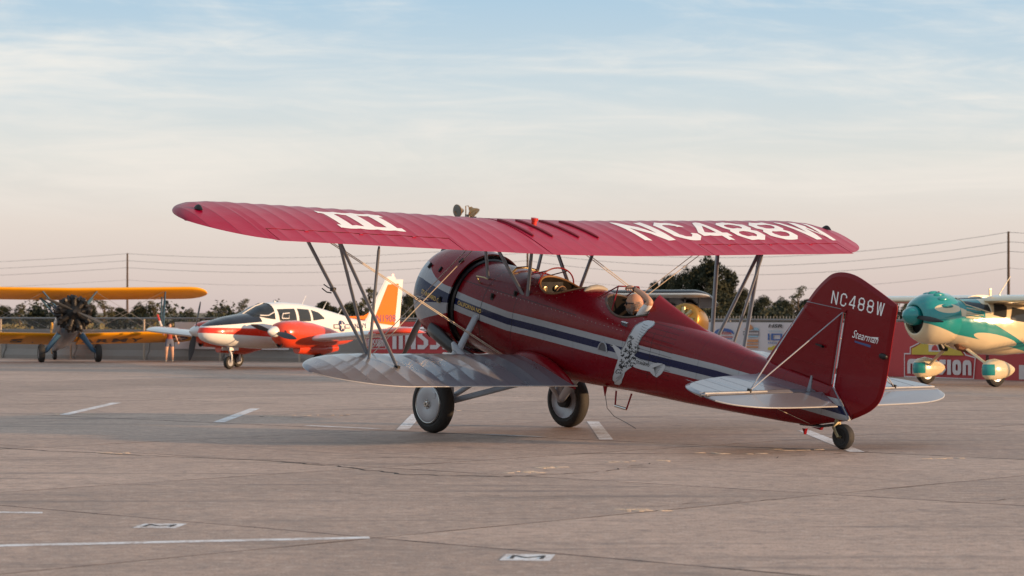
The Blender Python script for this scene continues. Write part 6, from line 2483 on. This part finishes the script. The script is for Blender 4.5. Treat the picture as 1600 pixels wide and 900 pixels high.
# ================================================================== PEOPLE
def skin_body(name, joints, edges, parent, mats, fmat, sub=2, extra=None):
    me = bpy.data.meshes.new(name)
    me.from_pydata([j[0] for j in joints], edges, [])
    ob = bpy.data.objects.new(name, me)
    COL.objects.link(ob)
    ob.modifiers.new('skin', 'SKIN')
    for v, j in zip(me.skin_vertices[0].data, joints):
        r = j[1]
        v.radius = (r, r) if not isinstance(r, tuple) else r
    me.skin_vertices[0].data[0].use_root = True
    sb = ob.modifiers.new('sub', 'SUBSURF')
    sb.levels = sb.render_levels = sub
    bpy.context.view_layer.update()
    m2 = bpy.data.meshes.new_from_object(ob.evaluated_get(bpy.context.evaluated_depsgraph_get()))
    bpy.data.objects.remove(ob)
    bpy.data.meshes.remove(me)
    m2.materials.clear()
    for m in mats:
        m2.materials.append(m)
    bm = bmesh.new()
    bm.from_mesh(m2)
    if extra:
        o_ = len(bm.verts)
        nv = [bm.verts.new(p) for p in extra.v]
        for f, mi in zip(extra.f, extra.m):
            try:
                ff = bm.faces.new([nv[i] for i in f])
                ff.material_index = mi + 100
            except ValueError:
                pass
    for f in bm.faces:
        if f.material_index >= 100:
            f.material_index -= 100
        else:
            f.material_index = fmat(f.calc_center_median())
        f.smooth = True
    bm.to_mesh(m2)
    bm.free()
    m2.name = name
    o = bpy.data.objects.new(name, m2)
    COL.objects.link(o)
    o.parent = parent
    return o


def head_mesh(mb, c, fwd, up, s=1.0, mi=0):
    """sculpted head: cranium, brow, nose, lips, chin, ears; c = centre of the head"""
    fwd = Vector(fwd).normalized()
    up = (Vector(up) - fwd * Vector(up).dot(fwd)).normalized()
    rt = fwd.cross(up)
    c = Vector(c)
    rings_ = []
    N, Mr = 28, 24
    for i in range(Mr + 1):
        ph = pi * i / Mr
        row = []
        for j in range(N):
            th = 2 * pi * j / N
            x, y, z = sin(ph) * cos(th), sin(ph) * sin(th), cos(ph)
            X, Y, Z = x * .098, y * .076, z * .118
            if z < 0:
                k = -z
                Y *= 1 - .28 * k
                if x > 0:
                    X += .012 * k
                else:
                    X += .035 * k
            if x < 0 and z > -.3:
                X *= 1.05
            front = max(0, x)
            g_ = math.exp(-(y / .22) ** 2) * front
            X += .024 * math.exp(-((z + .13) / .13) ** 2) * math.exp(-(y / .16) ** 2) * front      # nose
            X -= .009 * math.exp(-((z - .08) / .10) ** 2) * math.exp(-((abs(y) - .38) / .18) ** 2) * front   # eye sockets
            X += .006 * math.exp(-((z - .25) / .10) ** 2) * front
            X += .008 * math.exp(-((z + .42) / .07) ** 2) * g_
            X += .012 * math.exp(-((z + .78) / .18) ** 2) * g_
            row.append(c + (fwd * X + rt * Y + up * Z) * s)
        rings_.append(row)
    mb.mi = mi
    mb.rings(rings_, cap=False)
    for sg in (1, -1):
        e0 = c + (rt * (.074 * sg) - fwd * .005) * s
        rg = []
        for i in range(7):
            a_ = pi * i / 6
            rg.append([e0 + (up * (.032 * cos(a_)) + fwd * (-.016 * sin(a_) + .010 * cos(b_) * sin(a_)) + rt * sg * (.008 + .010 * sin(a_) + .006 * sin(b_))) * s for b_ in [2 * pi * q / 6 for q in range(6)]])
        mb.rings(rg)


def hand_mesh(mb, wrist, palm_dir, nrm, s=1.0, curl=.9, mi=0):
    """palm with four curled fingers of different length and a thumb"""
    mb.mi = mi
    d = Vector(palm_dir).normalized()
    n_ = (Vector(nrm) - d * Vector(nrm).dot(d)).normalized()
    t_ = d.cross(n_)
    w_ = Vector(wrist)
    rg = []
    for q, wd, th in ((0, .026, .018), (.3, .036, .017), (.7, .042, .016), (1.0, .040, .014)):
        rg.append([w_ + d * .085 * q * s + (t_ * wd * cos(2 * pi * k / 10) + n_ * th * sin(2 * pi * k / 10)) * s for k in range(10)])
    mb.rings(rg)
    for k, (off, L_) in enumerate(((-.030, .070), (-.010, .080), (.011, .075), (.030, .058))):
        p = w_ + (d * .080 + t_ * off) * s
        pts = [p]
        a = .15
        for j in range(3):
            a += curl * (.55 + .1 * k)
            p = p + (d * cos(a) - n_ * sin(a)) * L_ * (.42, .32, .26)[j] * s
            pts.append(p)
        mb.tube(pts, [.0095 * s, .009 * s, .008 * s, .0065 * s], 7)
    p = w_ + (d * .02 - t_ * .028) * s
    mb.tube([p, p + (d * .03 - t_ * .025 - n_ * .01) * s, p + (d * .055 - t_ * .022 - n_ * .03) * s], [.012 * s, .011 * s, .008 * s], 7)


M_skin = simple('tanned skin', (.46, .24, .15), .5, 0, 0, .12, 20, 0, .4)
M_skin2 = simple('pale skin', (.56, .32, .22), .5, 0, 0, .1, 20, 0, .4)
M_shirtw = simple('white cotton shirt', (.68, .66, .64), .8, 0, 0, .06, 12)
M_hairg = simple('grey stubble hair', (.34, .29, .26), .8, 0, 0, .15, 60)
M_hairb = simple('dark brown hair', (.05, .03, .02), .7, 0, 0, .3, 50)
M_shade = simple('dark cloth', (.05, .045, .05), .8)
M_pants = simple('khaki cloth', (.20, .16, .11), .85)

# pilot in the rear cockpit: world frame placed by the airframe transform
bip_m = Matrix.Translation(PO) @ bip.rotation_euler.to_matrix().to_4x4()
pil = empty('person', bip_m @ Vector((-2.50, 0, 1.50)), bip.rotation_euler, 'bald grey-bearded pilot with sunglasses and white shirt, hand raised to the rear windscreen', 'person')
O_ = Vector((-2.50, 0, 1.50))
def L(x, y, z):
    return tuple(Vector((x, y, z)) - O_)
ex_ = MB()
HC = Vector(L(-2.205, .03, 2.175))
head_mesh(ex_, HC, (.80, .58, -.14), (.12, .05, 1), 1.10, 0)
hand_mesh(ex_, L(-2.25, .13, 2.385), (.95, -.15, .10), (-.1, .1, .95), 1.05, .8, 0)
hand_mesh(ex_, L(-1.93, -.22, 2.17), (.9, .1, .2), (0, 0, 1), 1.0, .7, 0)
J = [(L(-2.52, 0, 1.55), .15), (L(-2.50, 0, 1.75), .14), (L(-2.48, 0, 1.93), .135), (L(-2.44, 0, 2.03), .10), (L(-2.36, .01, 2.06), .056), (L(-2.28, .02, 2.09), .052),
     (L(-2.48, .16, 2.06), .078), (L(-2.60, .20, 2.21), .060), (L(-2.67, .20, 2.30), .045), (L(-2.46, .17, 2.36), .040), (L(-2.26, .13, 2.385), .027),
     (L(-2.44, -.17, 2.02), .075), (L(-2.28, -.24, 2.04), .052), (L(-2.05, -.24, 2.10), .040), (L(-1.94, -.22, 2.15), .027),
     (L(-2.30, .10, 1.50), .09), (L(-1.95, .12, 1.52), .07), (L(-1.75, .12, 1.35), .055), (L(-2.30, -.10, 1.50), .09), (L(-1.95, -.12, 1.52), .07), (L(-1.75, -.12, 1.35), .055)]
E_ = [(0, 1), (1, 2), (2, 3), (3, 4), (4, 5), (3, 6), (6, 7), (7, 8), (8, 9), (9, 10), (3, 11), (11, 12), (12, 13), (13, 14), (0, 15), (15, 16), (16, 17), (0, 18), (18, 19), (19, 20)]
def pm(p):
    q = p + O_
    if q.z < 1.60 and q.x > -2.40:
        return 2
    if abs(q.y) < .09 and q.x > -2.40 and q.z > 2.03:
        return 0
    if q.z > 2.25 and q.y > .05:
        return 0
    if q.x > -2.22 and q.z > 1.95:
        return 0
    return 1
bod = skin_body('body', J, E_, pil, [M_skin, M_shirtw, M_pants], pm, extra=ex_)
fw = Vector((.80, .58, -.14)).normalized()
upv = Vector((.12, .05, 1))
upv = (upv - fw * upv.dot(fw)).normalized()
rtv = fw.cross(upv)
gsx = MB()
for sg in (1, -1):
    cc = HC + fw * .092 + upv * .012 + rtv * .036 * sg
    gsx.lathe([(-.006, .024), (.008, .026), (.012, .018), (.013, 0)], cc, fw + rtv * .35 * sg, 12)
    gsx.tube([HC + fw * .085 + upv * .018 + rtv * .066 * sg, HC + fw * .05 + upv * .018 + rtv * .088 * sg, HC - fw * .01 + upv * .012 + rtv * .090 * sg], .006, 6)
gsx.tube([HC + fw * .105 + upv * .018 + rtv * .02, HC + fw * .105 + upv * .018 - rtv * .02], .004, 5)
gsx.build('sunglasses', M_black, pil)
hb_ = MB()
rr_ = random.Random(4)
for k in range(3800):     # short beard and hair fringe as fine clumps
    a_ = rr_.uniform(0, 2 * pi)
    zz = rr_.uniform(-1, .35)
    x, y = cos(a_) * sqrt(1 - min(zz * zz, .99)), sin(a_) * sqrt(1 - min(zz * zz, .99))
    beard = x > -.1 and zz < -.40 and not (x > .75 and -.55 < zz < -.35 and abs(y) < .2)
    fringe = x < -.05 and -.5 < zz < .30
    side = abs(y) > .7 and -.5 < zz < .25 and x < .25
    if not (beard or fringe or side):
        continue
    X, Y, Z = x * .100, y * .078, zz * .12
    if zz < 0:
        Y *= 1 + .28 * zz
        X += (.016 if x > 0 else .035) * -zz
    p = HC + (fw * X + rtv * Y + upv * Z) * 1.10
    d = (p - HC).normalized()
    s_ = rr_.uniform(.0025, .0045)
    t1 = d.cross(Vector((rr_.random(), rr_.random(), rr_.random()))).normalized()
    t2 = d.cross(t1)
    hb_.add([p + t1 * s_, p + t2 * s_, p - t1 * s_, p - t2 * s_, p + d * .004], [(0, 1, 4), (1, 2, 4), (2, 3, 4), (3, 0, 4)])
hb_.build('hair', M_hairg, pil, sm=False)
wt = MB()
wt.lathe([(-.012, .028), (-.012, .033), (.012, .033), (.012, .028)], L(-2.29, .137, 2.382), (.9, -.15, .12), 12)
wt.build('wristwatch', M_black, pil)

# passenger low in the front cockpit
O2 = Vector((-1.25, 0, 1.45))
pas = empty('person', bip_m @ O2, bip.rotation_euler, 'dark-haired passenger sitting low in the front cockpit, only the head showing', 'person')
ex_ = MB()
HC2 = Vector((-.90, .10, 1.99)) - O2
head_mesh(ex_, HC2, (1, 0, -.1), (.1, 0, 1), 1.05, 0)
hand_mesh(ex_, Vector((-.80, .22, 1.62)) - O2, (1, 0, 0), (0, 0, 1), 1, .7, 0)
hand_mesh(ex_, Vector((-.80, -.18, 1.62)) - O2, (1, 0, 0), (0, 0, 1), 1, .7, 0)
def q3(x, y, z):
    return tuple(Vector((x, y, z)) - O2)
J = [(q3(-1.25, 0, 1.48), .14), (q3(-1.22, 0, 1.62), .13), (q3(-1.15, .02, 1.77), .12), (q3(-1.06, .06, 1.83), .085), (q3(-.96, .09, 1.90), .052),
     (q3(-1.12, .20, 1.80), .065), (q3(-1.05, .27, 1.62), .048), (q3(-.82, .22, 1.62), .03), (q3(-1.12, -.16, 1.80), .065), (q3(-1.05, -.25, 1.62), .048), (q3(-.82, -.18, 1.62), .03),
     (q3(-1.0, .1, 1.45), .085), (q3(-.72, .12, 1.45), .06), (q3(-.66, .12, 1.3), .05), (q3(-1.0, -.1, 1.45), .085), (q3(-.72, -.12, 1.45), .06), (q3(-.66, -.12, 1.3), .05)]
E_ = [(0, 1), (1, 2), (2, 3), (3, 4), (3, 5), (5, 6), (6, 7), (3, 8), (8, 9), (9, 10), (0, 11), (11, 12), (12, 13), (0, 14), (14, 15), (15, 16)]
skin_body('body', J, E_, pas, [M_skin, M_shade, M_pants], lambda p: 1 if (p + O2).z < 1.88 and (p + O2).x < -.9 else 0, extra=ex_)
hb_ = MB()
for k in range(1500):
    d = Vector((rr_.gauss(-.3, 1), rr_.gauss(0, 1), rr_.gauss(.5, .9))).normalized()
    if d.x > .55 and d.z < .55 or d.z < -.55:
        continue
    p = HC2 + Vector((d.x * .108, d.y * .086, d.z * .128)) * 1.05
    s_ = rr_.uniform(.006, .012)
    t1 = d.cross(Vector((rr_.random(), rr_.random(), rr_.random()))).normalized()
    t2 = d.cross(t1)
    hb_.add([p + t1 * s_, p + t2 * s_, p - t1 * s_, p - t2 * s_, p + d * .010], [(0, 1, 4), (1, 2, 4), (2, 3, 4), (3, 0, 4)])
hb_.build('hair', M_hairb, pas, sm=False)
hs = MB()
hs.tube([HC2 + Vector((.0, .10 * cos(a_), .145 * sin(a_))) for a_ in [pi * k / 12 for k in range(13)]], .009, 6)
for sg in (1, -1):
    hs.lathe([(-.02, .03), (-.02, .04), (.02, .042), (.03, .02), (.03, 0)], HC2 + Vector((0, .085 * sg, 0)), (0, sg, 0), 12)
hs.build('headset', M_leather, pas)

# two people in the twin
twm = Matrix.Translation(Vector(twin.location)) @ twin.rotation_euler.to_matrix().to_4x4() @ Matrix.Scale(.9, 4)
for yy, lab in ((.26, 'dark figure in the left front seat of the red and white twin behind its windscreen'), (-.26, 'dark figure in the right front seat of the red and white twin behind its windscreen')):
    pe = empty('person', twm @ Vector((.35, yy, .95)), twin.rotation_euler, lab, 'person', scale=.9)
    ex_ = MB()
    head_mesh(ex_, (.03, 0, .78), (1, 0, 0), (0, 0, 1), 1.0, 0)
    hand_mesh(ex_, (.42, .12, .38), (1, 0, .2), (0, 0, 1), 1, .7, 0)
    hand_mesh(ex_, (.42, -.12, .38), (1, 0, .2), (0, 0, 1), 1, .7, 0)
    J = [((0, 0, .05), .14), ((0, 0, .25), .13), ((0, 0, .45), .13), ((0, 0, .56), .08), ((.01, 0, .68), .05), ((0, .18, .50), .07), ((.15, .24, .32), .05), ((.40, .12, .38), .03), ((0, -.18, .50), .07), ((.15, -.24, .32), .05),
         ((.40, -.12, .38), .03), ((.2, .1, .05), .085), ((.5, .12, .06), .06), ((.6, .12, -.15), .05), ((.2, -.1, .05), .085), ((.5, -.12, .06), .06), ((.6, -.12, -.15), .05)]
    skin_body('body', J, E_, pe, [M_skin, M_shade], lambda p: 0 if p.z > .60 or p.x > .3 else 1, extra=ex_)

# bystander by the fence behind the twin's wing tip
WX, WY = (265 - 800) / 3834 * 77.5, 77.5
by = empty('person', (WX, WY, 0), (0, 0, radians(-80)), 'dark-haired bystander in red top and denim shorts standing behind the twin wing tip', 'person', scale=.735)
ex_ = MB()
head_mesh(ex_, (.04, 0, 1.54), (1, .2, -.2), (0, 0, 1), 1.0, 0)
hand_mesh(ex_, (.10, .36, .88), (.1, .1, -1), (1, 0, 0), 1, .5, 0)
hand_mesh(ex_, (.30, -.26, 1.34), (.6, 0, .9), (0, 1, 0), 1, .9, 0)
J = [((0, 0, .92), .13), ((.01, 0, 1.05), .115), ((.02, 0, 1.20), .13), ((.02, 0, 1.33), .10), ((.02, 0, 1.43), .048), ((.02, 0, 1.47), .045),
     ((.0, .17, 1.33), .06), ((.0, .26, 1.10), .042), ((.08, .34, .90), .028), ((.0, -.17, 1.33), .06), ((.08, -.26, 1.14), .042), ((.28, -.26, 1.32), .028),
     ((0, .10, .82), .105), ((.02, .12, .50), .068), ((.0, .13, .28), .055), ((-.01, .13, .08), .036), ((.10, .14, .03), .03),
     ((0, -.10, .82), .105), ((.05, -.13, .50), .068), ((-.02, -.14, .28), .055), ((-.03, -.14, .08), .036), ((.08, -.15, .03), .03)]
Eb = [(0, 1), (1, 2), (2, 3), (3, 4), (4, 5), (3, 6), (6, 7), (7, 8), (3, 9), (9, 10), (10, 11), (0, 12), (12, 13), (13, 14), (14, 15), (15, 16), (0, 17), (17, 18), (18, 19), (19, 20), (20, 21)]
def bmf(p):
    if p.z < .07:
        return 3
    if .66 < p.z < .98 and abs(p.y) < .24:
        return 2
    if .98 <= p.z < 1.40 and abs(p.y) < .23:
        return 1
    return 0
skin_body('body', J, Eb, by, [M_skin2, simple('rust red cloth', (.30, .05, .03), .8), simple('denim', (.12, .13, .18), .9), simple('pale shoes', (.7, .62, .45), .7)], bmf, extra=ex_)
hb_ = MB()
HB = Vector((.04, 0, 1.54))
for k in range(900):
    d = Vector((rr_.gauss(-.4, 1), rr_.gauss(0, 1), rr_.gauss(.3, 1))).normalized()
    if d.x > .45 and d.z < .5 or d.z < -.7:
        continue
    p = HB + Vector((d.x * .125 - .02, d.y * .12, d.z * .145 + .015))
    s_ = rr_.uniform(.016, .028)
    t1 = d.cross(Vector((rr_.random(), rr_.random(), rr_.random()))).normalized()
    t2 = d.cross(t1)
    hb_.add([p + t1 * s_, p + t2 * s_, p - t1 * s_, p - t2 * s_, p + d * .012], [(0, 1, 4), (1, 2, 4), (2, 3, 4), (3, 0, 4)])
hb_.build('hair', simple('black hair', (.012, .01, .01), .6), by, sm=False)
# small red and white flag held up
fl = empty('flag', (WX - .14, WY - .05, 0), label='small furled red and white flag on a stick held up above the twin wing tip', cat='flag')
m_ = MB()
m_.tube([(-.02, 0, .90), (-.24, 0, 1.42)], .010, 6)
m_.build('flag_stick', M_brass, fl)
for k in range(4):
    m_ = MB()
    a = Vector((-.10, 0, 1.10)).lerp(Vector((-.24, 0, 1.50)), k / 4)
    b_ = Vector((-.10, 0, 1.10)).lerp(Vector((-.24, 0, 1.50)), (k + 1) / 4)
    m_.tube([a, (a + b_) / 2, b_], [.028, .036, .030], 8, flat=.7)
    m_.build('flag_cloth', M_redp if k >= 2 else M_bmag, fl)
